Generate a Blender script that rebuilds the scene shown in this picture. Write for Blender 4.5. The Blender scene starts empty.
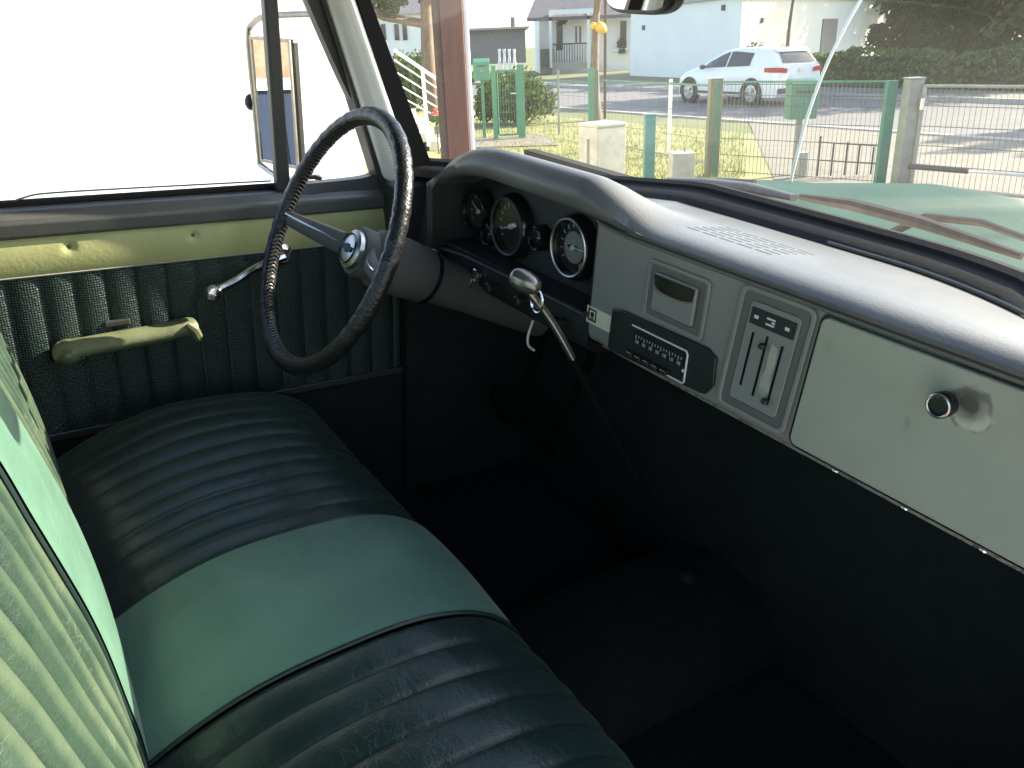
import bpy, bmesh, math, random
from mathutils import Vector, Matrix, noise

random.seed(7)
R = math.radians
S = bpy.context.scene
COL = S.collection

# ------------------------------------------------------------------ camera, sky, sun, exposure
WX = Vector((0.99920096, -0.03996804, 0.0))            # world axes seen from the camera (x right, y down, z ahead)
WY = Vector((-0.0150567, -0.3764176, 0.92632774))
WZ = Vector((-0.0370235, -0.92558757, -0.37671861))
TX = Vector((0.83832334, -0.18679771, 0.51217243))     # truck axes seen from the camera (forward, left, up)
TY = Vector((-0.54289016, -0.37192978, 0.75295319))
TZ = Vector((0.04984224, -0.90927161, -0.41320805))
EYE = Vector((0, 0, 1.65))                             # camera in the world
EYE_T = Vector((0, -0.86, 1.56))                       # camera in the truck's own axes
FPX, CX, CY = 828.0, 512.0, 384.0

def c2w(v):
    return Vector((WX.dot(v), WY.dot(v), WZ.dot(v)))

cam_d = bpy.data.cameras.new("camera")
cam = bpy.data.objects.new("camera", cam_d)
COL.objects.link(cam)
S.camera = cam
cam_d.sensor_width = 36.0
cam_d.lens = FPX / 1024 * 36
cam_d.clip_start = 0.02
cam_d.clip_end = 2000
cr, cd, cf = c2w(Vector((1, 0, 0))), c2w(Vector((0, 1, 0))), c2w(Vector((0, 0, 1)))
cam.matrix_world = Matrix(((cr.x, -cd.x, -cf.x, EYE.x), (cr.y, -cd.y, -cf.y, EYE.y), (cr.z, -cd.z, -cf.z, EYE.z), (0, 0, 0, 1)))

tx, ty, tz = c2w(TX), c2w(TY), c2w(TZ)
ROT = Matrix(((tx.x, ty.x, tz.x), (tx.y, ty.y, tz.y), (tx.z, ty.z, tz.z)))
ORG = EYE - ROT @ EYE_T
TRUCK = Matrix.Translation(ORG) @ ROT.to_4x4()

SUN_EL = R(27.0)
sd = ROT @ Vector((math.cos(R(11)), -math.sin(R(11)), 0)); sd.z = 0; sd.normalize()
SUN_DIR = Vector((sd.x * math.cos(SUN_EL), sd.y * math.cos(SUN_EL), math.sin(SUN_EL)))
world = bpy.data.worlds.new("World")
S.world = world
world.use_nodes = True
wn = world.node_tree
sky = wn.nodes.new("ShaderNodeTexSky")
sky.sky_type = 'NISHITA'
sky.sun_disc = False
sky.sun_elevation = SUN_EL
sky.sun_rotation = math.atan2(sd.x, sd.y)
sky.dust_density = 1.3
sky.air_density = 0.9
sky.ozone_density = 0.4
wn.links.new(sky.outputs[0], wn.nodes["Background"].inputs[0])
wn.nodes["Background"].inputs[1].default_value = 0.15
sun_d = bpy.data.lights.new("sun", 'SUN')
sun_d.energy = 5.0
sun_d.angle = R(0.5)
sun_d.color = (1.0, 0.88, 0.70)
sun = bpy.data.objects.new("sun", sun_d)
COL.objects.link(sun)
sun.rotation_euler = SUN_DIR.to_track_quat('Z', 'Y').to_euler()
sun.location = (20, 8, 15)
S.view_settings.view_transform = 'Standard'
S.view_settings.look = 'None'
S.view_settings.gamma = 1.0
S.view_settings.exposure = 1.92
S.render.engine = 'CYCLES'
S.cycles.max_bounces = 10
S.cycles.transparent_max_bounces = 16
S.cycles.sample_clamp_indirect = 6.0
S.cycles.use_denoising = True

def gp(u, v, z=0.0):
    """ground point (height z) that the photograph shows at pixel u, v"""
    d = c2w(Vector(((u - CX) / FPX, (v - CY) / FPX, 1)))
    return EYE + d * ((z - EYE.z) / d.z)

def at(u, v, y):
    d = c2w(Vector(((u - CX) / FPX, (v - CY) / FPX, 1)))
    return EYE + d * (y / d.y)

def t2w(p):
    return TRUCK @ Vector(p)

# ------------------------------------------------------------------ materials
def mat(name, col, rough=0.6, metal=0.0, col2=None, cscale=6.0, cthr=(0.35, 0.65), bump=0.0, bscale=60.0, spec=0.5,
        coat=0.0, kind='noise', detail=5.0, stretch=None):
    m = bpy.data.materials.new(name)
    m.use_nodes = True
    nt = m.node_tree
    b = nt.nodes["Principled BSDF"]
    b.inputs["Base Color"].default_value = (*col, 1)
    b.inputs["Roughness"].default_value = rough
    b.inputs["Metallic"].default_value = metal
    b.inputs["Specular IOR Level"].default_value = spec
    if coat:
        b.inputs["Coat Weight"].default_value = coat
        b.inputs["Coat Roughness"].default_value = 0.12
    tc = nt.nodes.new("ShaderNodeTexCoord")
    co = tc.outputs["Object"]
    if stretch:
        mp = nt.nodes.new("ShaderNodeMapping")
        mp.inputs["Scale"].default_value = stretch
        nt.links.new(co, mp.inputs[0])
        co = mp.outputs[0]
    if col2 is not None:
        nz = nt.nodes.new("ShaderNodeTexNoise")
        nz.inputs["Scale"].default_value = cscale
        nz.inputs["Detail"].default_value = detail
        nz.inputs["Roughness"].default_value = 0.62
        nt.links.new(co, nz.inputs["Vector"])
        rp = nt.nodes.new("ShaderNodeValToRGB")
        rp.color_ramp.elements[0].position = cthr[0]
        rp.color_ramp.elements[1].position = cthr[1]
        rp.color_ramp.elements[0].color = (*col, 1)
        rp.color_ramp.elements[1].color = (*col2, 1)
        nt.links.new(nz.outputs["Fac"], rp.inputs[0])
        nt.links.new(rp.outputs[0], b.inputs["Base Color"])
        m["ramp"] = rp.name
    if bump:
        if kind == 'voronoi':
            bz = nt.nodes.new("ShaderNodeTexVoronoi")
            bz.inputs["Scale"].default_value = bscale
            bo = bz.outputs["Distance"]
        else:
            bz = nt.nodes.new("ShaderNodeTexNoise")
            bz.inputs["Scale"].default_value = bscale
            bz.inputs["Detail"].default_value = 4
            bo = bz.outputs["Fac"]
        nt.links.new(co, bz.inputs["Vector"])
        bp = nt.nodes.new("ShaderNodeBump")
        bp.inputs["Strength"].default_value = bump
        bp.inputs["Distance"].default_value = 0.004
        nt.links.new(bo, bp.inputs["Height"])
        nt.links.new(bp.outputs[0], b.inputs["Normal"])
    return m

def vinyl(name, col, worn, rough, creases=0.0):
    """old seat vinyl: fine grain, broad soft wrinkles, pale hairline creases"""
    m = bpy.data.materials.new(name)
    m.use_nodes = True
    nt = m.node_tree
    N, L = nt.nodes, nt.links
    b = N["Principled BSDF"]
    b.inputs["Specular IOR Level"].default_value = 0.5
    tc = N.new("ShaderNodeTexCoord")
    co = tc.outputs["Object"]
    big = N.new("ShaderNodeTexNoise"); big.inputs["Scale"].default_value = 7; big.inputs["Detail"].default_value = 6
    L.new(co, big.inputs["Vector"])
    rp = N.new("ShaderNodeValToRGB")
    rp.color_ramp.elements[0].position = 0.38; rp.color_ramp.elements[0].color = (*col, 1)
    rp.color_ramp.elements[1].position = 0.75; rp.color_ramp.elements[1].color = (*worn, 1)
    L.new(big.outputs["Fac"], rp.inputs[0])
    # creases: thin lines between stretched cells, only where a mask allows
    mp = N.new("ShaderNodeMapping"); mp.inputs["Scale"].default_value = (1.0, 0.45, 1.0); mp.inputs["Rotation"].default_value = (0, 0, 0.35)
    L.new(co, mp.inputs[0])
    wob = N.new("ShaderNodeTexNoise"); wob.inputs["Scale"].default_value = 22; wob.inputs["Detail"].default_value = 3
    L.new(mp.outputs[0], wob.inputs["Vector"])
    mixv = N.new("ShaderNodeMix"); mixv.data_type = 'VECTOR'; mixv.inputs[0].default_value = 0.06
    L.new(mp.outputs[0], mixv.inputs[4]); L.new(wob.outputs["Color"], mixv.inputs[5])
    vo = N.new("ShaderNodeTexVoronoi"); vo.feature = 'DISTANCE_TO_EDGE'; vo.inputs["Scale"].default_value = 62
    L.new(mixv.outputs[1], vo.inputs["Vector"])
    cr_ = N.new("ShaderNodeValToRGB")
    cr_.color_ramp.elements[0].position = 0.0; cr_.color_ramp.elements[0].color = (1, 1, 1, 1)
    cr_.color_ramp.elements[1].position = 0.022; cr_.color_ramp.elements[1].color = (0, 0, 0, 1)
    L.new(vo.outputs["Distance"], cr_.inputs[0])
    msk = N.new("ShaderNodeTexNoise"); msk.inputs["Scale"].default_value = 9; msk.inputs["Detail"].default_value = 3
    L.new(co, msk.inputs["Vector"])
    mr = N.new("ShaderNodeMapRange"); mr.inputs[1].default_value = 0.52; mr.inputs[2].default_value = 0.68; mr.inputs[4].default_value = creases
    L.new(msk.outputs["Fac"], mr.inputs[0])
    mu = N.new("ShaderNodeMath"); mu.operation = 'MULTIPLY'
    L.new(cr_.outputs[0], mu.inputs[0]); L.new(mr.outputs[0], mu.inputs[1])
    mc = N.new("ShaderNodeMix"); mc.data_type = 'RGBA'
    pale = tuple(min(1, c * 2.0 + 0.10) for c in worn)
    mc.inputs[7].default_value = (*pale, 1)
    L.new(mu.outputs[0], mc.inputs[0]); L.new(rp.outputs[0], mc.inputs[6])
    L.new(mc.outputs[2], b.inputs["Base Color"])
    gr = N.new("ShaderNodeTexVoronoi"); gr.inputs["Scale"].default_value = 420
    L.new(co, gr.inputs["Vector"])
    wr = N.new("ShaderNodeTexNoise"); wr.inputs["Scale"].default_value = 38; wr.inputs["Detail"].default_value = 5
    L.new(mp.outputs[0], wr.inputs["Vector"])
    b1 = N.new("ShaderNodeBump"); b1.inputs["Strength"].default_value = 0.22; b1.inputs["Distance"].default_value = 0.001
    b2 = N.new("ShaderNodeBump"); b2.inputs["Strength"].default_value = 0.55; b2.inputs["Distance"].default_value = 0.004
    b3 = N.new("ShaderNodeBump"); b3.inputs["Strength"].default_value = 0.3; b3.inputs["Distance"].default_value = 0.002; b3.invert = True
    L.new(gr.outputs["Distance"], b1.inputs["Height"])
    L.new(wr.outputs["Fac"], b2.inputs["Height"]); L.new(b1.outputs[0], b2.inputs["Normal"])
    L.new(mu.outputs[0], b3.inputs["Height"]); L.new(b2.outputs[0], b3.inputs["Normal"])
    L.new(b3.outputs[0], b.inputs["Normal"])
    rr = N.new("ShaderNodeMapRange"); rr.inputs[3].default_value = rough - 0.08; rr.inputs[4].default_value = rough + 0.12
    L.new(wr.outputs["Fac"], rr.inputs[0]); L.new(rr.outputs[0], b.inputs["Roughness"])
    return m

def weave(name, col):
    """basket-weave embossed door vinyl"""
    m = mat(name, col, 0.42)
    nt = m.node_tree
    N, L = nt.nodes, nt.links
    tc = N.new("ShaderNodeTexCoord")
    mp = N.new("ShaderNodeMapping"); mp.inputs["Scale"].default_value = (230, 1, 230)
    L.new(tc.outputs["Object"], mp.inputs[0])
    vo = N.new("ShaderNodeTexVoronoi"); vo.inputs["Scale"].default_value = 1.0; vo.inputs["Randomness"].default_value = 0.25
    L.new(mp.outputs[0], vo.inputs["Vector"])
    bp = N.new("ShaderNodeBump"); bp.inputs["Strength"].default_value = 0.9; bp.inputs["Distance"].default_value = 0.003; bp.invert = True
    L.new(vo.outputs["Distance"], bp.inputs["Height"])
    L.new(bp.outputs[0], N["Principled BSDF"].inputs["Normal"])
    return m

def glass(name, dust=0.0, tint=(0.94, 0.97, 0.95), dustcol=(0.8, 0.8, 0.76)):
    m = bpy.data.materials.new(name)
    m.use_nodes = True
    N, L = m.node_tree.nodes, m.node_tree.links
    N.remove(N["Principled BSDF"])
    out = N["Material Output"]
    tr = N.new("ShaderNodeBsdfTransparent"); tr.inputs[0].default_value = (*tint, 1)
    gl = N.new("ShaderNodeBsdfGlossy"); gl.inputs["Roughness"].default_value = 0.015
    fr = N.new("ShaderNodeFresnel")
    geo = N.new("ShaderNodeNewGeometry"); io = N.new("ShaderNodeMath"); io.operation = 'MULTIPLY_ADD'
    io.inputs[1].default_value = 1 / 1.5 - 1.5; io.inputs[2].default_value = 1.5     # a thin pane reflects alike from both sides
    L.new(geo.outputs["Backfacing"], io.inputs[0]); L.new(io.outputs[0], fr.inputs[0])
    mx = N.new("ShaderNodeMixShader")
    L.new(fr.outputs[0], mx.inputs[0]); L.new(tr.outputs[0], mx.inputs[1]); L.new(gl.outputs[0], mx.inputs[2])
    last = mx
    if dust:
        df = N.new("ShaderNodeBsdfTranslucent"); df.inputs[0].default_value = (*dustcol, 1)
        nz = N.new("ShaderNodeTexNoise"); nz.inputs["Scale"].default_value = 9; nz.inputs["Detail"].default_value = 6
        tc = N.new("ShaderNodeTexCoord"); L.new(tc.outputs["Object"], nz.inputs["Vector"])
        mr = N.new("ShaderNodeMapRange"); mr.inputs[1].default_value = 0.3; mr.inputs[2].default_value = 0.75
        mr.inputs[3].default_value = dust * 0.8; mr.inputs[4].default_value = dust * 1.25
        L.new(nz.outputs["Fac"], mr.inputs[0])
        m2 = N.new("ShaderNodeMixShader")
        L.new(mr.outputs[0], m2.inputs[0]); L.new(mx.outputs[0], m2.inputs[1]); L.new(df.outputs[0], m2.inputs[2])
        last = m2
    L.new(last.outputs[0], out.inputs[0])
    return m

def leafmat(name, c1, c2, scale=3.0, trans=0.35):
    m = bpy.data.materials.new(name)
    m.use_nodes = True
    N, L = m.node_tree.nodes, m.node_tree.links
    N.remove(N["Principled BSDF"])
    g = N.new("ShaderNodeNewGeometry")
    mx = N.new("ShaderNodeMix"); mx.data_type = 'RGBA'
    mx.inputs[6].default_value = (*c1, 1); mx.inputs[7].default_value = (*c2, 1)
    L.new(g.outputs["Random Per Island"], mx.inputs[0])
    d = N.new("ShaderNodeBsdfDiffuse"); t = N.new("ShaderNodeBsdfTranslucent")
    L.new(mx.outputs[2], d.inputs[0]); L.new(mx.outputs[2], t.inputs[0])
    ms = N.new("ShaderNodeMixShader"); ms.inputs[0].default_value = trans
    L.new(d.outputs[0], ms.inputs[1]); L.new(t.outputs[0], ms.inputs[2])
    L.new(ms.outputs[0], N["Material Output"].inputs[0])
    return m

M = {}
M['dark_vinyl'] = vinyl("dark_green_vinyl", (0.008, 0.0215, 0.0185), (0.014, 0.035, 0.030), 0.31, 0.3)
M['light_vinyl'] = vinyl("light_green_vinyl", (0.066, 0.150, 0.112), (0.108, 0.215, 0.16), 0.44, 0.05)
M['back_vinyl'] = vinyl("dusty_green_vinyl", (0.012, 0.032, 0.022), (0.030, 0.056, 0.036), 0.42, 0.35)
for k_, w_ in (('back_vinyl', 0.09), ('light_vinyl', 0.18), ('dark_vinyl', 0.05)):
    pb = M[k_].node_tree.nodes["Principled BSDF"]
    pb.inputs["Sheen Weight"].default_value = w_; pb.inputs["Sheen Roughness"].default_value = 0.4
    pb.inputs["Sheen Tint"].default_value = (1.0, 0.97, 0.74, 1)
# the backrest ribs are coloured paler on their crowns and darker in the seams
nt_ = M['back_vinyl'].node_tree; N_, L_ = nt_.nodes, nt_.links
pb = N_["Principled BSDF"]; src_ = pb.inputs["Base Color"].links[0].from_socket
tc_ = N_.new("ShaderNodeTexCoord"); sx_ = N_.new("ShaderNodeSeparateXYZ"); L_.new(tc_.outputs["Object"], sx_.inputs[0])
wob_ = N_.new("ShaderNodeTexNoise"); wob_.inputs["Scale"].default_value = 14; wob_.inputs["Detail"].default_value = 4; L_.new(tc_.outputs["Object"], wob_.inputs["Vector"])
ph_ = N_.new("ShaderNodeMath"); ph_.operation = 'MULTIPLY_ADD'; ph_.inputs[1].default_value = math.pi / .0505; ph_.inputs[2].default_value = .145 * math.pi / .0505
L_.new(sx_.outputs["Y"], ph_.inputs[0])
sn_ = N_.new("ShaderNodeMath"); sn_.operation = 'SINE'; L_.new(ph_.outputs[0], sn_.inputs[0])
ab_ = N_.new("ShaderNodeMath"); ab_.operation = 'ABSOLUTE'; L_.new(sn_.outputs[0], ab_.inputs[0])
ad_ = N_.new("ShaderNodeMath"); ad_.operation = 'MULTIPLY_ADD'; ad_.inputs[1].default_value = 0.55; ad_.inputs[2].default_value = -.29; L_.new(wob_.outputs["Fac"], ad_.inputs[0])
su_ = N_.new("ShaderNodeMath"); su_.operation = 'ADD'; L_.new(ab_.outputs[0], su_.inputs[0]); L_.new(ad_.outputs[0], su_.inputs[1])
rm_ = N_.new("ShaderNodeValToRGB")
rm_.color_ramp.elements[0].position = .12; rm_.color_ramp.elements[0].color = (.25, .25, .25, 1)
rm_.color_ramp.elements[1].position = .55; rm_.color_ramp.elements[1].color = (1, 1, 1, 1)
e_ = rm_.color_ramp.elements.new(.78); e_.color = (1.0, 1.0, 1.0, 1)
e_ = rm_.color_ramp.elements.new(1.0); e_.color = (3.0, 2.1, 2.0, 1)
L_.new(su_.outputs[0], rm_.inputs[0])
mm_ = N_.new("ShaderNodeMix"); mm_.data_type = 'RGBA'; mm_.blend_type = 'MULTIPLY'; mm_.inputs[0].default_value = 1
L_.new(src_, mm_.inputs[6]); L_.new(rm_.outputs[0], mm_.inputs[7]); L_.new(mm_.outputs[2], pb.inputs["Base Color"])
M['piping'] = mat("piping_vinyl", (0.008, 0.02, 0.018), 0.4)
M['weave'] = weave("door_weave_vinyl", (0.010, 0.023, 0.021))
M['olive'] = mat("olive_trim_vinyl", (0.31, 0.325, 0.14), 0.5, col2=(0.36, 0.37, 0.17), cscale=9, bump=0.12, bscale=150)
M['armrest'] = mat("armrest_vinyl", (0.10, 0.118, 0.058), 0.5, col2=(0.15, 0.165, 0.09), cscale=14, bump=0.2, bscale=90)
M['armrest_dark'] = mat("armrest_end_vinyl", (0.07, 0.09, 0.045), 0.5, bump=0.2, bscale=90)
M['dash'] = mat("dash_paint", (0.19, 0.19, 0.172), 0.42, col2=(0.225, 0.224, 0.20), cscale=5, bump=0.06, bscale=220)
M['glovepaint'] = mat("glove_box_paint", (0.285, 0.295, 0.235), 0.40, col2=(0.335, 0.342, 0.272), cscale=4, bump=0.05, bscale=160)
M['pad'] = mat("dash_pad_paint", (0.10, 0.101, 0.099), 0.46, col2=(0.13, 0.13, 0.127), cscale=7, bump=0.1, bscale=260, coat=0.12, spec=0.5)
M['dashdark'] = mat("dark_recess_paint", (0.013, 0.014, 0.014), 0.6, bump=0.1, bscale=200)
M['groove'] = mat("groove_shadow_paint", (0.105, 0.105, 0.094), 0.55)
M['slot'] = mat("pressed_slot_paint", (0.07, 0.07, 0.068), 0.5)
M['blackplastic'] = mat("black_plastic", (0.012, 0.013, 0.013), 0.42, bump=0.15, bscale=260)
M['blackgloss'] = mat("black_gloss", (0.010, 0.010, 0.011), 0.12)
M['rubber'] = mat("black_rubber", (0.009, 0.009, 0.0095), 0.7, bump=0.1, bscale=120, spec=0.25)
M['glovepaint0'] = mat("worn_metal_patch", (0.36, 0.36, 0.29), 0.45, col2=(0.28, 0.28, 0.23), cscale=60)
M['chrome'] = mat("chrome", (0.78, 0.78, 0.77), 0.16, 1.0, bump=0.03, bscale=90)
M['dullchrome'] = mat("worn_chrome", (0.55, 0.54, 0.51), 0.32, 1.0, col2=(0.4, 0.38, 0.34), cscale=30)
M['beltpaint'] = mat("grey_door_paint", (0.072, 0.074, 0.072), 0.38, col2=(0.09, 0.09, 0.087), cscale=12, bump=0.08, bscale=200, coat=0.2)
M['pillarpaint'] = mat("silver_pillar_paint", (0.68, 0.68, 0.66), 0.30, col2=(0.74, 0.74, 0.72), cscale=8, bump=0.08, bscale=180)
M['darkframe'] = mat("dark_frame_paint", (0.035, 0.036, 0.036), 0.4, bump=0.06, bscale=150)
M['carpet'] = mat("black_floor_mat", (0.0085, 0.0115, 0.011), 0.95, col2=(0.013, 0.016, 0.0155), cscale=40, bump=0.5, bscale=220, spec=0.2)
M['firewall'] = mat("dark_firewall_paint", (0.011, 0.0145, 0.0145), 0.85, col2=(0.016, 0.020, 0.020), cscale=14, bump=0.3, bscale=60, spec=0.2)
M['shaft'] = mat("footwell_shade_black", (0.0055, 0.0075, 0.0072), 1.0, spec=0.05)  # footwell shade put into the colour: lower lever and pedals sink into the dark
M['headliner'] = mat("headliner", (0.05, 0.055, 0.05), 0.8)
M['truckgreen'] = mat("faded_green_body_paint", (0.006, 0.040, 0.025), 0.5, col2=(0.012, 0.058, 0.038), cscale=4, bump=0.05, bscale=12, spec=0.08)
M['truckwhite'] = mat("off_white_body_paint", (0.6, 0.62, 0.58), 0.35, coat=0.4)
M['wheelcover'] = mat("laced_black_leather", (0.011, 0.011, 0.012), 0.36, bump=0.22, bscale=210, kind='voronoi')
M['lacing'] = mat("lacing_cord", (0.05, 0.05, 0.05), 0.35)
M['greyspoke'] = mat("grey_spoke_plastic", (0.078, 0.079, 0.076), 0.6, spec=0.3, bump=0.05, bscale=120)
M['dial'] = mat("gauge_black", (0.012, 0.012, 0.013), 0.3)
M['dialgrey'] = mat("gauge_grey", (0.22, 0.22, 0.21), 0.35)
M['cream'] = mat("sticker_cream", (0.62, 0.60, 0.48), 0.5, col2=(0.55, 0.53, 0.41), cscale=60)
M['tickwhite'] = mat("tick_white", (0.6, 0.6, 0.56), 0.5)
M['tickgrey'] = mat("tick_grey", (0.25, 0.25, 0.23), 0.5)
M['windshield'] = glass("windshield_glass", 0.0125)
M['sideglass'] = glass("side_glass", 0.0, (0.95, 0.97, 0.96))
M['gaugeglass'] = glass("gauge_glass", 0.0, (0.97, 0.97, 0.97))
M['mirror'] = mat("mirror_silver", (0.9, 0.9, 0.9), 0.01, 1.0)
M['wiperrust'] = mat("sun_bleached_wiper", (0.085, 0.06, 0.05), 0.6, col2=(0.13, 0.095, 0.08), cscale=40)
M['wiperdark'] = mat("dark_wiper", (0.04, 0.04, 0.042), 0.5, col2=(0.07, 0.07, 0.075), cscale=30)

def chips(m, colr, scale, thr, zlow=None):
    """small chips with hard edges; with zlow, dirt rubbed into the lower edge of the panel as well"""
    N, L = m.node_tree.nodes, m.node_tree.links
    src = N[m["ramp"]].outputs[0]
    tc = N.new("ShaderNodeTexCoord")
    nz = N.new("ShaderNodeTexNoise"); nz.inputs["Scale"].default_value = scale; nz.inputs["Detail"].default_value = 6; nz.inputs["Roughness"].default_value = 0.7
    L.new(tc.outputs["Object"], nz.inputs["Vector"])
    fac = nz.outputs["Fac"]
    if zlow:
        sx = N.new("ShaderNodeSeparateXYZ"); L.new(tc.outputs["Object"], sx.inputs[0])
        mr0 = N.new("ShaderNodeMapRange"); mr0.inputs[1].default_value = zlow; mr0.inputs[2].default_value = zlow + .014; mr0.inputs[3].default_value = .17; mr0.inputs[4].default_value = 0
        L.new(sx.outputs["Z"], mr0.inputs[0])
        ad = N.new("ShaderNodeMath"); ad.operation = 'ADD'; L.new(fac, ad.inputs[0]); L.new(mr0.outputs[0], ad.inputs[1]); fac = ad.outputs[0]
    mr = N.new("ShaderNodeMapRange"); mr.inputs[1].default_value = thr; mr.inputs[2].default_value = thr + .03
    L.new(fac, mr.inputs[0])
    mx = N.new("ShaderNodeMix"); mx.data_type = 'RGBA'; mx.inputs[7].default_value = (*colr, 1)
    L.new(mr.outputs[0], mx.inputs[0]); L.new(src, mx.inputs[6])
    for l in list(N[m["ramp"]].outputs[0].links):
        if l.to_node.type == 'BSDF_PRINCIPLED': L.remove(l)
    L.new(mx.outputs[2], N["Principled BSDF"].inputs["Base Color"])
    m["last"] = mx.name
chips(M['dash'], (0.10, 0.095, 0.08), 70, 0.70, 1.103)
chips(M['glovepaint'], (0.17, 0.165, 0.13), 42, 0.71, 1.118)
chips(M['beltpaint'], (0.22, 0.22, 0.21), 55, 0.70)

# ------------------------------------------------------------------ mesh building
class MB:
    def __init__(self):
        self.v, self.f, self.mi = [], [], []
        self.cur = 0
    def add(self, vs, fs):
        o = len(self.v)
        self.v.extend(Vector(x) for x in vs)
        for f in fs:
            self.f.append(tuple(o + i for i in f)); self.mi.append(self.cur)
        return self
    def hexa(self, a, b):
        """a, b: two quads (4 points each, same winding) joined into a closed block"""
        self.add(list(a) + list(b), [(3, 2, 1, 0), (4, 5, 6, 7), (0, 1, 5, 4), (1, 2, 6, 5), (2, 3, 7, 6), (3, 0, 4, 7)])
        return self
    def box(self, lo, hi):
        x0, y0, z0 = lo; x1, y1, z1 = hi
        return self.hexa([(x0, y0, z0), (x1, y0, z0), (x1, y1, z0), (x0, y1, z0)], [(x0, y0, z1), (x1, y0, z1), (x1, y1, z1), (x0, y1, z1)])
    def obox(self, c, ex, ey, ez):
        """box by centre and three half-extent vectors"""
        c, ex, ey, ez = Vector(c), Vector(ex), Vector(ey), Vector(ez)
        q = lambda s: [c - ex - ey + ez * s, c + ex - ey + ez * s, c + ex + ey + ez * s, c - ex + ey + ez * s]
        return self.hexa(q(-1), q(1))
    def tube(self, path, r, n=10, caps=True, flat=None, closed=False):
        P = [Vector(p) for p in path]
        rs = r if isinstance(r, (list, tuple)) else [r] * len(P)
        rings = []
        up = None
        for i, p in enumerate(P):
            if closed:
                t = P[(i + 1) % len(P)] - P[i - 1]
            else:
                t = P[min(i + 1, len(P) - 1)] - P[max(i - 1, 0)]
            t.normalize()
            if up is None:
                a = Vector((0, 0, 1)) if abs(t.z) < 0.9 else Vector((1, 0, 0))
                if flat is not None: a = Vector(flat)
                up = (a - t * a.dot(t)).normalized()
            else:
                up = (up - t * up.dot(t)).normalized()
            sd_ = t.cross(up)
            rx = rs[i] if not isinstance(rs[i], tuple) else rs[i][0]
            ry = rs[i] if not isinstance(rs[i], tuple) else rs[i][1]
            rings.append([p + up * (math.cos(2 * math.pi * k / n) * rx) + sd_ * (math.sin(2 * math.pi * k / n) * ry) for k in range(n)])
        o = len(self.v)
        for rg in rings: self.v.extend(rg)
        m = len(P)
        for i in range(m if closed else m - 1):
            j = (i + 1) % m
            for k in range(n):
                l = (k + 1) % n
                self.f.append((o + i * n + k, o + i * n + l, o + j * n + l, o + j * n + k)); self.mi.append(self.cur)
        if caps and not closed:
            self.f.append(tuple(o + k for k in reversed(range(n)))); self.mi.append(self.cur)
            self.f.append(tuple(o + (m - 1) * n + k for k in range(n))); self.mi.append(self.cur)
        return self
    def lathe(self, prof, o, ax, n=28):
        """prof: (distance along axis, radius)"""
        ax = Vector(ax).normalized(); o = Vector(o)
        a = Vector((0, 0, 1)) if abs(ax.z) < 0.9 else Vector((1, 0, 0))
        u = (a - ax * a.dot(ax)).normalized(); w = ax.cross(u)
        b = len(self.v)
        for d, r in prof:
            for k in range(n):
                t = 2 * math.pi * k / n
                self.v.append(o + ax * d + (u * math.cos(t) + w * math.sin(t)) * max(r, 1e-5))
        for i in range(len(prof) - 1):
            for k in range(n):
                l = (k + 1) % n
                self.f.append((b + i * n + k, b + i * n + l, b + (i + 1) * n + l, b + (i + 1) * n + k)); self.mi.append(self.cur)
        self.f.append(tuple(b + k for k in reversed(range(n)))); self.mi.append(self.cur)
        e = b + (len(prof) - 1) * n
        self.f.append(tuple(e + k for k in range(n))); self.mi.append(self.cur)
        return self
    def grid(self, fn, us, vs, closed_v=False):
        o = len(self.v)
        for u in us:
            for v in vs:
                self.v.append(Vector(fn(u, v)))
        nv = len(vs)
        for i in range(len(us) - 1):
            for j in range(nv - (0 if closed_v else 1)):
                k = (j + 1) % nv
                self.f.append((o + i * nv + j, o + (i + 1) * nv + j, o + (i + 1) * nv + k, o + i * nv + k)); self.mi.append(self.cur)
        return self
    def prism(self, poly, off):
        off = Vector(off); n = len(poly)
        P = [Vector(p) for p in poly]
        self.add(P + [p + off for p in P], [tuple(reversed(range(n))), tuple(range(n, 2 * n))] + [(i, (i + 1) % n, n + (i + 1) % n, n + i) for i in range(n)])
        return self
    def ring(self, outer, inner, off):
        """frame between two outlines with equal point counts, thickened along off"""
        off = Vector(off); n = len(outer)
        O = [Vector(p) for p in outer]; I = [Vector(p) for p in inner]
        vs = O + I + [p + off for p in O] + [p + off for p in I]
        fs = []
        for i in range(n):
            j = (i + 1) % n
            fs += [(i, j, n + j, n + i), (2 * n + j, 2 * n + i, 3 * n + i, 3 * n + j), (j, i, 2 * n + i, 2 * n + j), (n + i, n + j, 3 * n + j, 3 * n + i)]
        return self.add(vs, fs)
    def ball(self, c, r, n=14, m=9):
        c = Vector(c)
        rx, ry, rz = r if isinstance(r, (tuple, list)) else (r, r, r)
        return self.grid(lambda a, b: (c.x + rx * math.sin(a) * math.cos(b), c.y + ry * math.sin(a) * math.sin(b), c.z + rz * math.cos(a)),
                         [math.pi * (0.001 + 0.998 * i / m) for i in range(m + 1)], [2 * math.pi * k / n for k in range(n)], True)
    def build(self, name, mats, parent=None, smooth=40, bevel=0, sub=0, seg=2):
        me = bpy.data.meshes.new(name)
        me.from_pydata([tuple(v) for v in self.v], [], self.f)
        if not isinstance(mats, (list, tuple)): mats = [mats]
        for m in mats: me.materials.append(m)
        for p, i in zip(me.polygons, self.mi): p.material_index = i
        bm = bmesh.new(); bm.from_mesh(me)
        bmesh.ops.recalc_face_normals(bm, faces=bm.faces)
        bm.to_mesh(me); bm.free()
        if smooth:
            for p in me.polygons: p.use_smooth = True
            me.set_sharp_from_angle(angle=R(smooth))
        ob = bpy.data.objects.new(name, me)
        COL.objects.link(ob)
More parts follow.
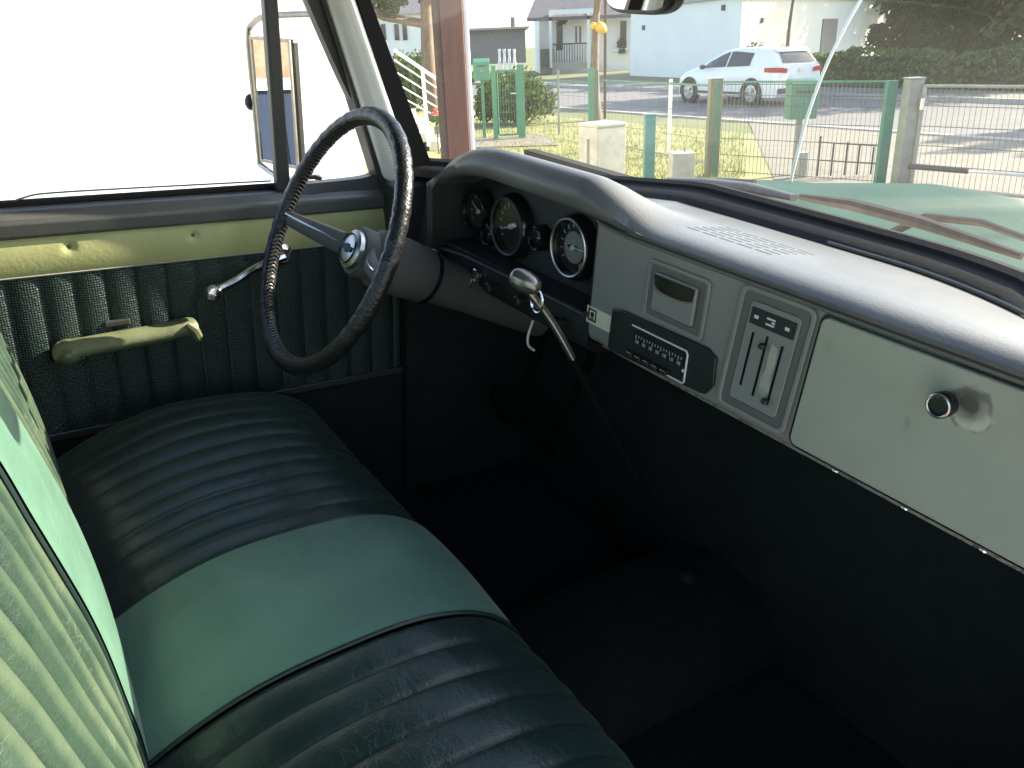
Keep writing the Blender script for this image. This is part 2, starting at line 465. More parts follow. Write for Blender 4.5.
        if parent is not None: ob.parent = parent
        if bevel:
            md = ob.modifiers.new("edge", 'BEVEL'); md.width = bevel; md.segments = seg; md.limit_method = 'ANGLE'; md.angle_limit = R(35)
        if sub:
            md = ob.modifiers.new("smooth", 'SUBSURF'); md.levels = sub; md.render_levels = sub
        return ob

def empty(name, loc=(0, 0, 0), rz=0.0):
    o = bpy.data.objects.new(name, None)
    COL.objects.link(o)
    o.location = loc; o.rotation_euler = (0, 0, rz)
    return o

def tag(o, label=None, cat=None, group=None, kind=None):
    if label: o["label"] = label
    if cat: o["category"] = cat
    if group: o["group"] = group
    if kind: o["kind"] = kind
    return o

def sm(a, b, x):
    t = max(0.0, min(1.0, (x - a) / (b - a)))
    return t * t * (3 - 2 * t)

def lin(x, pts):
    if x <= pts[0][0]: return pts[0][1]
    for (a, p), (b, q) in zip(pts, pts[1:]):
        if x <= b: return p + (q - p) * (x - a) / (b - a)
    return pts[-1][1]

def cat_spline(pts, n):
    P = [Vector(p) for p in pts]
    out = []
    for i in range(len(P) - 1):
        p0 = P[i - 1] if i else P[0] * 2 - P[1]
        p1, p2 = P[i], P[i + 1]
        p3 = P[i + 2] if i + 2 < len(P) else P[-1] * 2 - P[-2]
        for k in range(n):
            t = k / n
            out.append(0.5 * ((2 * p1) + (p2 - p0) * t + (2 * p0 - 5 * p1 + 4 * p2 - p3) * t * t + (3 * p1 - p0 - 3 * p2 + p3) * t ** 3))
    out.append(P[-1])
    return out

def rrect(y0, y1, z0, z1, r, x, n=5, skew=0.0):
    """rounded rectangle in a plane x = const, as seen from behind the dash face"""
    pts = []
    for cy, cz, a0 in ((y1 - r, z1 - r, 0), (y0 + r, z1 - r, 90), (y0 + r, z0 + r, 180), (y1 - r, z0 + r, 270)):
        for k in range(n + 1):
            a = R(a0 + 90 * k / n)
            zz = cz + r * math.sin(a)
            pts.append((x, cy + r * math.cos(a) + skew * (zz - (z0 + z1) / 2), zz))
    return pts

# ================================================================== SETTING
M['grass'] = mat("lawn_turf", (0.12, 0.155, 0.045), 0.9, col2=(0.30, 0.275, 0.12), cscale=1.3, cthr=(0.3, 0.7), bump=0.4, bscale=25, detail=9)
M['earth'] = mat("dry_ground", (0.15, 0.15, 0.08), 0.95, col2=(0.09, 0.12, 0.035), cscale=0.25, bump=0.3, bscale=5, detail=8)
M['asphalt'] = mat("worn_asphalt", (0.115, 0.112, 0.115), 0.85, col2=(0.15, 0.145, 0.145), cscale=1.5, bump=0.3, bscale=30)
M['pavers'] = mat("pale_pavers", (0.15, 0.138, 0.112), 0.85, col2=(0.19, 0.175, 0.145), cscale=3, bump=0.3, bscale=14)
M['gravel'] = mat("pale_gravel", (0.40, 0.38, 0.34), 0.9, col2=(0.06, 0.055, 0.05), cscale=4.5, cthr=(0.56, 0.72), bump=0.8, bscale=30)
M['plaster'] = mat("white_plaster", (0.78, 0.78, 0.76), 0.85, col2=(0.72, 0.72, 0.70), cscale=2, bump=0.3, bscale=40)
M['plaster2'] = mat("cool_white_plaster", (0.88, 0.85, 0.79), 0.85, col2=(0.83, 0.80, 0.745), cscale=0.6, bump=0.2, bscale=20)
M['kerb'] = mat("kerb_concrete", (0.38, 0.37, 0.34), 0.9, col2=(0.30, 0.29, 0.27), cscale=6, bump=0.3, bscale=20)
M['concrete'] = mat("weathered_concrete", (0.36, 0.34, 0.29), 0.9, col2=(0.46, 0.44, 0.38), cscale=7, bump=0.4, bscale=30)
M['rooftile'] = mat("grey_roof_tiles", (0.10, 0.095, 0.11), 0.8, col2=(0.15, 0.14, 0.15), cscale=3, bump=0.6, bscale=8, stretch=(1, 1, 4))
M['redtile'] = mat("red_roof_tiles", (0.30, 0.11, 0.08), 0.8, col2=(0.22, 0.08, 0.06), cscale=4)
M['shed'] = mat("grey_shed_boards", (0.15, 0.145, 0.14), 0.85, col2=(0.20, 0.19, 0.18), cscale=4, stretch=(6, 6, 1))
M['brick'] = mat("brown_brick", (0.14, 0.095, 0.065), 0.9, col2=(0.20, 0.15, 0.11), cscale=9)
M['bluemetal'] = mat("blue_container_paint", (0.007, 0.017, 0.042), 0.5)
M['greenpaint'] = mat("green_fence_paint", (0.045, 0.17, 0.11), 0.5, col2=(0.06, 0.20, 0.13), cscale=10)
M['tealpaint'] = mat("teal_post_paint", (0.06, 0.19, 0.18), 0.5, col2=(0.085, 0.23, 0.21), cscale=10)
M['olivepost'] = mat("olive_post_wood", (0.13, 0.14, 0.085), 0.8, col2=(0.19, 0.19, 0.12), cscale=12, stretch=(4, 4, 0.6))
M['wire'] = mat("green_wire", (0.05, 0.075, 0.055), 0.5)
M['steel'] = mat("galvanised_steel", (0.24, 0.235, 0.21), 0.5, 0.4, col2=(0.32, 0.31, 0.28), cscale=8)
M['whitepaint'] = mat("white_paint", (0.75, 0.75, 0.72), 0.5)
M['redwood'] = mat("red_brown_post_paint", (0.11, 0.027, 0.014), 0.6, col2=(0.16, 0.048, 0.027), cscale=7, stretch=(5, 5, 0.7), bump=0.2, bscale=40)
M['barkwood'] = mat("rough_brown_board", (0.15, 0.09, 0.058), 0.85, col2=(0.085, 0.05, 0.033), cscale=9, stretch=(6, 6, 0.8), bump=0.6, bscale=30)
M['bark'] = mat("tree_bark", (0.24, 0.17, 0.11), 0.9, col2=(0.14, 0.10, 0.07), cscale=6, stretch=(4, 4, 0.7), bump=0.7, bscale=12)
M['darkglass'] = mat("dark_window_glass", (0.03, 0.035, 0.04), 0.08)
M['doorgrey'] = mat("grey_door_board", (0.24, 0.22, 0.22), 0.6)
M['blackmetal'] = mat("black_railing", (0.03, 0.03, 0.035), 0.5)
M['yellow'] = mat("yellow_fruit", (0.75, 0.45, 0.05), 0.5)
M['redflower'] = mat("red_flower", (0.6, 0.05, 0.04), 0.6)
M['leafdark'] = leafmat("dark_leaves", (0.012, 0.032, 0.009), (0.04, 0.085, 0.022))
M['leafmid'] = leafmat("mid_green_leaves", (0.045, 0.09, 0.02), (0.12, 0.17, 0.045))
M['leafhedge'] = leafmat("hedge_leaves", (0.06, 0.12, 0.025), (0.16, 0.24, 0.06))
M['blade'] = leafmat("grass_blades", (0.11, 0.155, 0.04), (0.33, 0.30, 0.13))
M['core'] = mat("inner_twigs", (0.03, 0.035, 0.018), 0.95)

def sheet(name, pts, z, m, label=None):
    b = MB()
    b.add([(p[0], p[1], z) for p in pts], [tuple(range(len(pts)))])
    o = b.build(name, m, None, smooth=0)
    o["kind"] = 'structure'
    return o

rn = Vector((0.87, 0.49, 0)).normalized()            # across the road
ra = Vector((-rn.y, rn.x, 0))                        # along the road, away and to the left
def rd(a, n, z=0.0):
    return Vector((ra.x * a + rn.x * n, ra.y * a + rn.y * n, z))

sheet("ground", [(-700, -700), (700, -700), (700, 900), (-700, 900)], 0.0, M['earth'])
# lawn of the front garden as a sheet over the ground, with gentle unevenness in its material
sheet("lawn", [rd(-4, 2), rd(30, 2), rd(30, 11.8), rd(-4, 11.8)], 0.004, M['grass'])
# road with its kerbs and the pale pavement strips either side
sheet("road", [rd(-120, 13.6), rd(200, 13.6), rd(200, 19.9), rd(-120, 19.9)], 0.012, M['asphalt'])
sheet("pavement", [rd(-120, 20.15), rd(200, 20.15), rd(200, 22.6), rd(-120, 22.6)], 0.11, M['pavers'])
def road_strip(name, n0, n1, z0, z1, m):
    b = MB()
    b.hexa([rd(-120, n0, z0), rd(-120, n1, z0), rd(200, n1, z0), rd(200, n0, z0)], [rd(-120, n0, z1), rd(-120, n1, z1), rd(200, n1, z1), rd(200, n0, z1)])
    o = b.build(name, m, None, smooth=0); o["kind"] = 'structure'
    return o
road_strip("kerb", 19.95, 20.13, 0.0, 0.125, M['kerb'])
road_strip("kerb_strip", 13.35, 13.55, 0.0, 0.035, M['kerb'])
# pale driveway from the gate to the road, and the paved yard the truck stands on
sheet("driveway", [gp(775, 182), gp(748, 121), rd(-40, 13.3), (30, -10), (3.2, 2)], 0.009, M['pavers'])
wallp = lambda x, y: t2w((x, y, 0))
yard = [wallp(-9, 9.4), wallp(3.6, 9.4), wallp(4.2, 1.0), wallp(9, -1.0), wallp(9, -9), wallp(-9, -9)]
sheet("yard", [(p.x, p.y) for p in yard], 0.011, M['gravel'])
sheet("path", [gp(425, 150), gp(425, 139), gp(545, 136), gp(560, 146)], 0.02, M['pavers'])

# grass blades where the lawn shows
gb = MB()
for i in range(9000):
    u = random.uniform(440, 775); v = random.uniform(118, 190)
    p = gp(u, v)
    n_ = p.dot(rn)
    if n_ > 11.7 or (u > 745 and v > 118): continue
    a = random.uniform(0, 6.28); h = random.uniform(0.03, 0.10); w = 0.008
    d = Vector((math.cos(a), math.sin(a), 0)) * w
    tip = p + Vector((random.gauss(0, .025), random.gauss(0, .025), h))
    gb.add([p - d, p + d, tip], [(0, 1, 2)])
tag(gb.build("grass", M['blade'], None, smooth=0), "dry yellow green grass growing on the sunlit lawn", "grass", kind='stuff')

# ------------------------------------------------------------------ white house wall beside the truck
def frame_of(o, ax, ay):
    """returns f(a, b, z) -> world point, a along ax, b along ay"""
    return lambda a, b, z: (o.x + ax.x * a + ay.x * b, o.y + ax.y * a + ay.y * b, z)
txh = Vector((tx.x, tx.y, 0)).normalized(); tyh = Vector((-txh.y, txh.x, 0))
wo = Vector((0, 0, 0)) + tyh * 7.3
F1 = frame_of(wo, txh, tyh)
b = MB()
b.hexa([F1(-1.0, 0, 0), F1(3.1, 0, 0), F1(3.1, 8, 0), F1(-1.0, 8, 0)], [F1(-1.0, 0, 6), F1(3.1, 0, 6), F1(3.1, 8, 6), F1(-1.0, 8, 6)])
house1 = b.build("white_house", M['plaster'], None, smooth=0)
tag(house1, "tall plain white plastered house filling the view of the driver window", "house")
b = MB(); b.hexa([F1(-1.02, -0.03, 0), F1(3.12, -0.03, 0), F1(3.12, 0.0, 0), F1(-1.02, 0.0, 0)], [F1(-1.02, -0.03, 0.32), F1(3.12, -0.03, 0.32), F1(3.12, 0.0, 0.32), F1(-1.02, 0.0, 0.32)])
b.build("plinth", M['concrete'], house1, smooth=0)
b = MB(); b.hexa([F1(-1.4, -0.5, 6), F1(3.4, -0.5, 6), F1(3.4, 8.5, 6), F1(-1.4, 8.5, 6)], [F1(1, 2, 7.5), F1(2, 2, 7.5), F1(2, 6, 7.5), F1(1, 6, 7.5)])
b.build("roof", M['rooftile'], house1, smooth=0)

# brick outbuilding and blue container behind the truck (seen in the door mirror)
br = t2w((-9.5, 4.6, 0)); F2 = frame_of(br, txh, tyh)
b = MB(); b.hexa([F2(-4, -5, 0), F2(0, -5, 0), F2(0, 5, 0), F2(-4, 5, 0)], [F2(-4, -5, 3.6), F2(0, -5, 3.6), F2(0, 5, 3.6), F2(-4, 5, 3.6)])
bk = b.build("brick_outbuilding", M['brick'], None, smooth=0)
tag(bk, "brown brick outbuilding reflected in the door mirror", "building")
b = MB(); b.hexa([F2(-4.3, -5.3, 3.6), F2(0.3, -5.3, 3.6), F2(0.3, 5.3, 3.6), F2(-4.3, 5.3, 3.6)], [F2(-4.3, -5.3, 3.8), F2(0.3, -5.3, 3.8), F2(0.3, 5.3, 3.8), F2(-4.3, 5.3, 3.8)])
b.build("roof", M['rooftile'], bk, smooth=0)
b = MB(); b.hexa([F2(0.6, -3, 0.05), F2(2.2, -3, 0.05), F2(2.2, 3, 0.05), F2(0.6, 3, 0.05)], [F2(0.6, -3, 1.25), F2(2.2, -3, 1.25), F2(2.2, 3, 1.25), F2(0.6, 3, 1.25)])
for k in range(9):
    y = -2.8 + k * 0.7
    b.hexa([F2(2.2, y - .06, .12), F2(2.25, y - .06, .12), F2(2.25, y + .06, .12), F2(2.2, y + .06, .12)], [F2(2.2, y - .06, 1.2), F2(2.25, y - .06, 1.2), F2(2.25, y + .06, 1.2), F2(2.2, y + .06, 1.2)])
bc = b.build("skip_container", M['bluemetal'], None, smooth=0)
tag(bc, "blue ribbed metal container reflected in the door mirror", "container")
b = MB(); b.hexa([F2(0.5, -3.1, 1.252), F2(2.3, -3.1, 1.252), F2(2.3, 3.1, 1.252), F2(0.5, 3.1, 1.252)], [F2(0.5, -3.1, 1.33), F2(2.3, -3.1, 1.33), F2(2.3, 3.1, 1.33), F2(0.5, 3.1, 1.33)])
b.build("rim", M['whitepaint'], bc, smooth=0)

# ------------------------------------------------------------------ vegetation
def leaves(b, c, r, n, size, rnd):
    c = Vector(c)
    for i in range(n):
        while True:
            q = Vector((rnd.uniform(-1, 1), rnd.uniform(-1, 1), rnd.uniform(-1, 1)))
            if 0.25 < q.length < 1: break
        q = q * (0.6 + 0.4 * rnd.random())
        p = c + Vector((q.x * r[0], q.y * r[1], q.z * r[2]))
        a = Vector((rnd.gauss(0, 1), rnd.gauss(0, 1), rnd.gauss(0, 1))).normalized()
        t = a.orthogonal().normalized(); w = a.cross(t)
        s = size * rnd.uniform(0.6, 1.3)
        b.add([p - t * s, p + w * s * 0.55, p + t * s, p - w * s * 0.55], [(0, 1, 2, 3)])

def tree(name, base, h, trunk_r, crown, leaf, n, size, label, lean=(0, 0), seed=1, cat="tree", group=None, barkm=None, clump=0.42, limbs=6):
    """crown: list of (dx, dy, z centre, rx, ry, rz) lobes, each filled with leaf clumps"""
    rnd = random.Random(seed)
    root = empty(name, base)
    tag(root, label, cat, group)
    tb = MB()
    path = [(lean[0] * t * h + 0.05 * math.sin(5 * t + seed), lean[1] * t * h, h * t) for t in [i / 8 for i in range(9)]]
    tb.tube(path, [trunk_r * (1.25 if i == 0 else 1 - 0.075 * i) for i in range(9)], 10)
    for k in range(limbs):
        l = crown[k % len(crown)]
        t0 = rnd.uniform(0.5, 0.95)
        s = Vector((lean[0] * t0 * h, lean[1] * t0 * h, h * t0))
        e = Vector((l[0] + rnd.uniform(-.6, .6) * l[3], l[1] + rnd.uniform(-.6, .6) * l[4], l[2] + rnd.uniform(-.3, .5) * l[5]))
        mid = (s + e) / 2 + Vector((0, 0, -0.08 * (e - s).length))
        tb.tube([s, mid, e], [trunk_r * .42, trunk_r * .28, trunk_r * .1], 6)
    tb.build("trunk", barkm or M['bark'], root)
    cb = MB()
    tot = sum(l[3] * l[4] * l[5] for l in crown)
    for l in crown:
        m_ = max(4, int(n * l[3] * l[4] * l[5] / tot / 45))
        for i in range(m_):
            q = Vector((rnd.gauss(0, .5), rnd.gauss(0, .5), rnd.gauss(0, .5)))
            if q.length > 1: q.normalize()
            c = (l[0] + q.x * l[3], l[1] + q.y * l[4], l[2] + q.z * l[5])
            rr = clump * min(l[3], l[4], l[5]) * rnd.uniform(.5, 1.1)
            leaves(cb, c, (rr, rr, rr * .75), 45, size, rnd)
    cb.build("crown", leaf, root, smooth=0)
    return root

def bush(name, base, r, leaf, n, size, label, seed=1, cat="bush", group=None):
    rnd = random.Random(seed)
    root = empty(name, base)
    tag(root, label, cat, group)
    b = MB()
    for k in range(5):
        a = rnd.uniform(0, 6.28)
        b.tube([(0, 0, 0), (math.cos(a) * r[0] * .5, math.sin(a) * r[1] * .5, r[2] * 1.2)], [.02, .008], 5)
    b.build("stem", M['core'], root)
    b = MB()
    for k in range(max(5, n // 40)):
        q = Vector((rnd.gauss(0, .5), rnd.gauss(0, .5), abs(rnd.gauss(0.1, .5))))
        if q.length > 1: q.normalize()
        leaves(b, (q.x * r[0], q.y * r[1], r[2] * (.25 + .75 * q.z)), (r[0] * .35, r[1] * .35, r[2] * .3), 40, size, rnd)
    b.build("foliage", leaf, root, smooth=0)
    return root

# clipped hedge along the far side of the road
hb = MB()
rnd = random.Random(3)
h0, h1, hn = -30, 21.2, 24.2
core = MB()
core.hexa([rd(h0, hn - .45, 0), rd(h1, hn - .45, 0), rd(h1, hn + .45, 0), rd(h0, hn + .45, 0)], [rd(h0, hn - .4, .95), rd(h1, hn - .4, .95), rd(h1, hn + .4, .95), rd(h0, hn + .4, .95)])
hedge = core.build("hedge", M['core'], None, smooth=0)
tag(hedge, "long clipped dark green hedge along the far side of the road", "hedge")
for i in range(19000):
    a = h0 + (h1 - h0) * rnd.random()
    if rnd.random() < 0.62:
        p = rd(a, hn - .5 + rnd.gauss(0, .07), rnd.uniform(0, 1.08))
    else:
        p = rd(a, hn + rnd.uniform(-.55, .55), 1.02 + rnd.gauss(0, .05) + 0.10 * math.sin(a * 1.1) + .06 * math.sin(a * 2.7))
    ax_ = Vector((rnd.gauss(0, 1), rnd.gauss(0, 1), rnd.gauss(0, 1))).normalized()
    t = ax_.orthogonal().normalized(); w = ax_.cross(t); s = 0.085 * rnd.uniform(.6, 1.4)
    hb.add([p - t * s, p + w * s * .6, p + t * s, p - w * s * .6], [(0, 1, 2, 3)])
hb.build("foliage", M['leafhedge'], hedge, smooth=0)

def road_pt(u, n):
    """point of the road strip n metres across that stands at picture column u"""
    d = c2w(Vector(((u - CX) / FPX, (60 - CY) / FPX, 1))); d.z = 0
    return d * (n / d.dot(rn))
p = road_pt(906, 26.0)
tree("conical_tree", p, 4.6, 0.14, [(0, 0, 1.7, 1.15, 1.15, 1.2), (0, 0, 3.0, 1.2, 1.2, 1.3), (0, 0, 4.6, 1.0, 1.0, 1.5)], M['leafdark'], 9000, 0.11, "dark conical tree rising behind the hedge at its left end", seed=11)
p = road_pt(985, 26.6)
tree("broad_tree", p, 4.0, 0.2, [(0, 0, 1.9, 2.0, 2.0, 1.4), (0.5, -.5, 3.6, 2.4, 2.4, 1.6), (-.6, .4, 5.2, 1.8, 1.8, 1.5)], M['leafdark'], 15000, 0.12, "broad dark tree behind the hedge at the right edge of the windshield view", seed=12)
p = road_pt(1060, 26.0)
tree("broad_tree", p, 4.0, 0.2, [(0, 0, 1.9, 2.0, 2.0, 1.4), (0, 0, 4.0, 2.5, 2.5, 1.9)], M['leafmid'], 9000, 0.12, "leafy tree past the broad dark one behind the hedge", seed=13)
p = road_pt(945, 32.0)
tree("light_tree", p, 3.6, 0.16, [(0, 0, 1.6, 1.8, 1.8, 1.3), (0.2, 0, 3.6, 2.0, 2.0, 1.5), (0, 0, 5.4, 1.8, 1.8, 1.4)], M['leafmid'], 9000, 0.12, "paler loose tree standing in the gap between the two dark trees", seed=14)
tree("tall_tree", Vector((24.0, 47.0, 0)), 7.0, 0.3, [(0, 0, 3.4, 3.6, 3.6, 2.6), (0, 0, 6.6, 3.8, 3.8, 2.8), (0, -.5, 9.5, 3.0, 3.0, 2.2)], M['leafdark'], 12000, 0.22, "tall dark tree at the far end of the white garage casting shade on it", seed=17)
# tree in front of the white building, its crown above the picture
p = at(790, 30, 36.0); p.z = 0
tree("street_tree", p, 3.4, 0.11, [(0, 0, 3.9, 1.5, 1.5, .75), (0.6, 0, 4.4, 1.6, 1.6, .9)], M['leafmid'], 4000, 0.1, "slim tree with a high thin crown before the grey door of the white garage", seed=15)
# tree by the stairs
p = at(431, 60, 22.0); p.z = 0
tree("garden_tree", p, 4.4, 0.21, [(-1.1, 0, 3.0, 1.3, 1.1, .42), (.1, .3, 3.3, 1.2, 1.1, .45), (-1.9, .4, 3.05, 1.0, 1.0, .5)], M['leafmid'], 9500, 0.10, "tree with a pale straight trunk behind the white stair railing", lean=(-.015, 0), seed=16)
# background planting on the left, behind the stairs
for k, (u, y, s, lf) in enumerate(((394, 26, 1.5, 'leafdark'), (441, 40, 1.3, 'leafmid'), (405, 48, 1.8, 'leafmid'))):
    p = at(u, 60, y); p.z = 0
    bush("garden_bush", p, (s, s, s * .8), M[lf], 2600, 0.12,
         ["dark bush at the left edge of the windshield behind the stairs", "round green bush behind the red brown post", "tall green bush behind the pale tree trunk"][k], seed=20 + k)
# bush behind the garden gate
p = at(514, 110, 20.0); p.z = 0
bush("gate_bush", Vector((p.x, p.y, 0)), (.85, .8, 1.0), M['leafmid'], 7500, 0.055, "dense green bush just behind the green garden gate", seed=31)
# bush peeking over the car
p = at(752, 45, 31.5); p.z = 0
bush("wall_bush", p, (.8, .7, 1.25), M['leafdark'], 1600, 0.07, "dark rounded bush by the white garage wall above the car roof", seed=32)
# out-of-frame tree to the right whose shadow lies over the driveway and road
tree("yard_tree", Vector((19, 16.5, 0)), 3.6, 0.2, [(0, 0, 4.4, 2.4, 2.4, 1.6), (1, .5, 5.6, 2.0, 2.0, 1.4)], M['leafmid'], 6000, 0.13, "tall tree standing right of the driveway and shading it", seed=33)

# ------------------------------------------------------------------ white garage across the road
c0 = at(738, 80, 37.0); c0.z = 0
pL = at(630, 80, 47.0); pL.z = 0
pR = at(885, 80, 50.0); pR.z = 0
uL = (pL - c0); lL = uL.length; uL.normalize()
uR = (pR - c0); lR = uR.length; uR.normalize()
b = MB()
back = pL + (pR - c0)
b.prism([c0, pR, back, pL], (0, 0, 3.2))
gar = b.build("white_garage", M['plaster2'], None, smooth=0)
tag(gar, "low plain white flat roofed building behind the parked car", "building")
def wallpt(o, u, a, z, out):
    n_ = Vector((u.y, -u.x, 0))
    if n_.dot(-o) < 0: n_ = -n_
    return o + u * a + n_ * out + Vector((0, 0, z))
def wallbox(b, o, u, a0, a1, z0, z1, t0, t1):
    q = lambda z: [wallpt(o, u, a0, z, t0), wallpt(o, u, a1, z, t0), wallpt(o, u, a1, z, t1), wallpt(o, u, a0, z, t1)]
    b.hexa(q(z0), q(z1))
b = MB(); wallbox(b, c0, uR, -.2, lR, 3.2, 3.34, -.5, .18); wallbox(b, c0, uL, .22, lL, 3.2, 3.34, -.5, .18)
b.build("roof_edge", M['kerb'], gar, smooth=0)
b = MB(); wallbox(b, c0, uR, .46 * lR, .56 * lR, .02, 2.35, 0, .05); b.build("door", M['doorgrey'], gar, smooth=0)
b = MB(); wallbox(b, c0, uR, .86 * lR, .92 * lR, 1.1, 1.8, 0, .04); b.build("window", M['darkglass'], gar, smooth=0)
for (o_, u_, a_, z_) in ((c0, uR, 1.8, 2.2), (c0, uL, 1.4, 2.75), (c0, uL, 8.9, 2.2)):
    b = MB(); wallbox(b, o_, u_, a_ - .09, a_ + .09, z_, z_ + .22, 0.002, .1); b.build("wall_lamp", M['blackmetal'], gar, smooth=0)
# red-tiled roof strip showing above it
b = MB()
ro = c0 + (pR - c0) * .0 + uL * 1.0 + Vector((0, 0, 3.34))
b.hexa([c0 + uL * .6 + uR * 1.5 + Vector((0, 0, 3.36)), c0 + uR * 4.5 + uL * .6 + Vector((0, 0, 3.36)), c0 + uR * 4.5 + uL * 6 + Vector((0, 0, 3.36)), c0 + uR * 1.5 + uL * 6 + Vector((0, 0, 3.36))],
       [c0 + uL * .8 + uR * 1.7 + Vector((0, 0, 3.9)), c0 + uR * 4.3 + uL * .8 + Vector((0, 0, 3.9)), c0 + uR * 4.3 + uL * 5.8 + Vector((0, 0, 3.9)), c0 + uR * 1.7 + uL * 5.8 + Vector((0, 0, 3.9))])
b.build("roof_lantern", M['redtile'], gar, smooth=0)

# ------------------------------------------------------------------ house with porch, left of the garage
HY = 56.0
def hp(u, v, y=HY): return at(u, v, y)
hx = lambda u, y=HY: at(u, 60, y).x
def hbox(b, u0, u1, v0, v1, y0, y1):
    """block whose front face (at depth y0) spans the pixel box; y1 is its back"""
    x0, x1 = hx(u0, y0), hx(u1, y0)
    z1 = at((u0 + u1) / 2, v0, y0).z; z0 = max(0.0, at((u0 + u1) / 2, v1, y0).z)
    b.box((x0, y0, z0), (x1, y1, z1))
b = MB()
hbox(b, 540, 636, 16, 75, HY, HY + 8)
hs = b.build("gabled_house", M['plaster2'], None, smooth=0)
tag(hs, "white house with grey tiled roof and a covered porch", "house")
b = MB()
x0, x1, zt = hx(527), hx(640), at(580, 16, HY).z
b.prism([(x0, HY - 2.0, zt - .1), (x0 + .9, HY + 4, zt + 3.6), (x0, HY + 9, zt - .1)], (0.2, 0, 0))
b2 = MB()
b2.hexa([(x0, HY - 1.9, zt - .25), (x1, HY - 1.9, zt - .25), (x1, HY - 1.9, zt - .05), (x0, HY - 1.9, zt - .05)], [(x0 + 1.8, HY + 4, zt + 3.2), (x1, HY + 4, zt + 3.2), (x1, HY + 4, zt + 3.4), (x0 + 1.8, HY + 4, zt + 3.4)])
b2.build("roof", M['rooftile'], hs, smooth=0)
b = MB(); hbox(b, 550, 598, 9, 14, HY - 2.2, HY - 1.95); b.build("porch_fascia", M['whitepaint'], hs, smooth=0)
b = MB(); hbox(b, 552, 596, 62, 76, HY - 1.8, HY - .01); b.build("porch_floor", M['concrete'], hs, smooth=0)
for u in (551, 588.5):
    b = MB(); hbox(b, u - 1.3, u + 1.3, 13, 68, HY - 1.9, HY - 1.65); b.build("porch_post", M['whitepaint'], hs, smooth=0)
b = MB(); hbox(b, 574, 584, 22, 58, HY - .08, HY - .002); dr = b.build("door", M['whitepaint'], hs, smooth=0)
for u in (576.4, 580.4):
    b = MB(); hbox(b, u - .9, u + .9, 26, 44, HY - .11, HY - .085); b.build("door_glass", M['darkglass'], dr, smooth=0)
b = MB(); hbox(b, 557, 563, 22, 50, HY - .06, HY - .002); b.build("window", M['darkglass'], hs, smooth=0)
b = MB(); hbox(b, 620, 626, 21, 48, HY - .06, HY - .002); wi = b.build("window", M['darkglass'], hs, smooth=0)
b = MB(); hbox(b, 612, 631, 48, 51, HY - .25, HY - .002); b.build("window_sill", M['whitepaint'], hs, smooth=0)
b = MB()
for u in [554 + 2.6 * k for k in range(14)]:
    hbox(b, u - .35, u + .35, 44, 62, HY - 1.8, HY - 1.76)
hbox(b, 553, 589, 43, 44.4, HY - 1.82, HY - 1.74)
b.build("porch_railing", M['blackmetal'], hs, smooth=0)
b = MB(); hbox(b, 541, 553, 49, 66, HY - 1.6, HY - .2); b.build("side_steps", M['shed'], hs, smooth=0)
p = at(563, 20, HY - 1.6); b = MB(); leaves(b, (p.x, p.y, p.z), (.35, .3, .3), 160, .1, random.Random(5)); 
b.tube([(p.x, p.y, p.z + .7), (p.x, p.y, p.z)], .02, 5)
tag(b.build("hanging_basket", M['leafdark'], None, smooth=0), "leafy hanging basket under the porch roof", "plant")
p = at(622, 44, HY - .2); b = MB(); leaves(b, (p.x, p.y, p.z), (.38, .25, .45), 260, .09, random.Random(6))
b.box((p.x - .2, p.y - .15, p.z - .55), (p.x + .2, p.y + .1, p.z - .3))
tag(b.build("window_plant", M['leafdark'], None, smooth=0), "round potted plant on the sill of the house window", "plant")

# shed
b = MB(); hbox(b, 462, 526, 29, 64, 50.0, 55.0)
sh = b.build("flat_shed", M['shed'], None, smooth=0)
tag(sh, "flat roofed grey shed left of the gabled house", "shed")
b = MB(); hbox(b, 460, 530, 27.4, 29.6, 49.6, 55.4); b.build("roof", M['kerb'], sh, smooth=0)
b = MB(); hbox(b, 512, 516, 17, 27, 51, 51.6); b.build("chimney", M['shed'], sh, smooth=0)
# white baluster pickets before the shed
pk = MB()
for u in (499.5, 504.5, 509.5, 514.5):
    p = at(u, 62, 46.0)
    z0, z1 = 0.0, at(u, 49, 46).z
    pk.lathe([(0, .08), (.2, .09), (.45, .05), ((z1) * .55, .09), (z1 * .8, .045), (z1, .075)], (p.x, p.y, 0), (0, 0, 1), 8)
p0, p1 = at(497, 62, 46), at(517, 62, 46)
pk.box((p0.x, 45.88, 0.0), (p1.x, 46.12, 0.16))
tag(pk.build("baluster_fence", M['whitepaint'], None), "short row of white balusters before the grey shed", "fence")

# blurry neighbours' houses far left
b = MB(); hbox(b, 372, 446, 14, 62, 70.0, 78.0)
nb = b.build("far_house", M['plaster2'], None, smooth=0); tag(nb, "pale house far behind the garden tree and stairs", "house")
b = MB(); x0, x1, z = hx(366, 70), hx(450, 70), at(410, 14, 70).z
b.hexa([(x0, 69.4, z), (x1, 69.4, z), (x1, 79, z), (x0, 79, z)], [(x0 + 1, 74, z + 2.4), (x1 - 1, 74, z + 2.4), (x1 - 1, 74.3, z + 2.4), (x0 + 1, 74.3, z + 2.4)])
b.build("roof", M['rooftile'], nb, smooth=0)
for u in (386, 399, 407):
    b = MB(); hbox(b, u - 2.2, u + 2.2, 24, 40, 69.9, 69.995); b.build("window", M['darkglass'], nb, smooth=0)

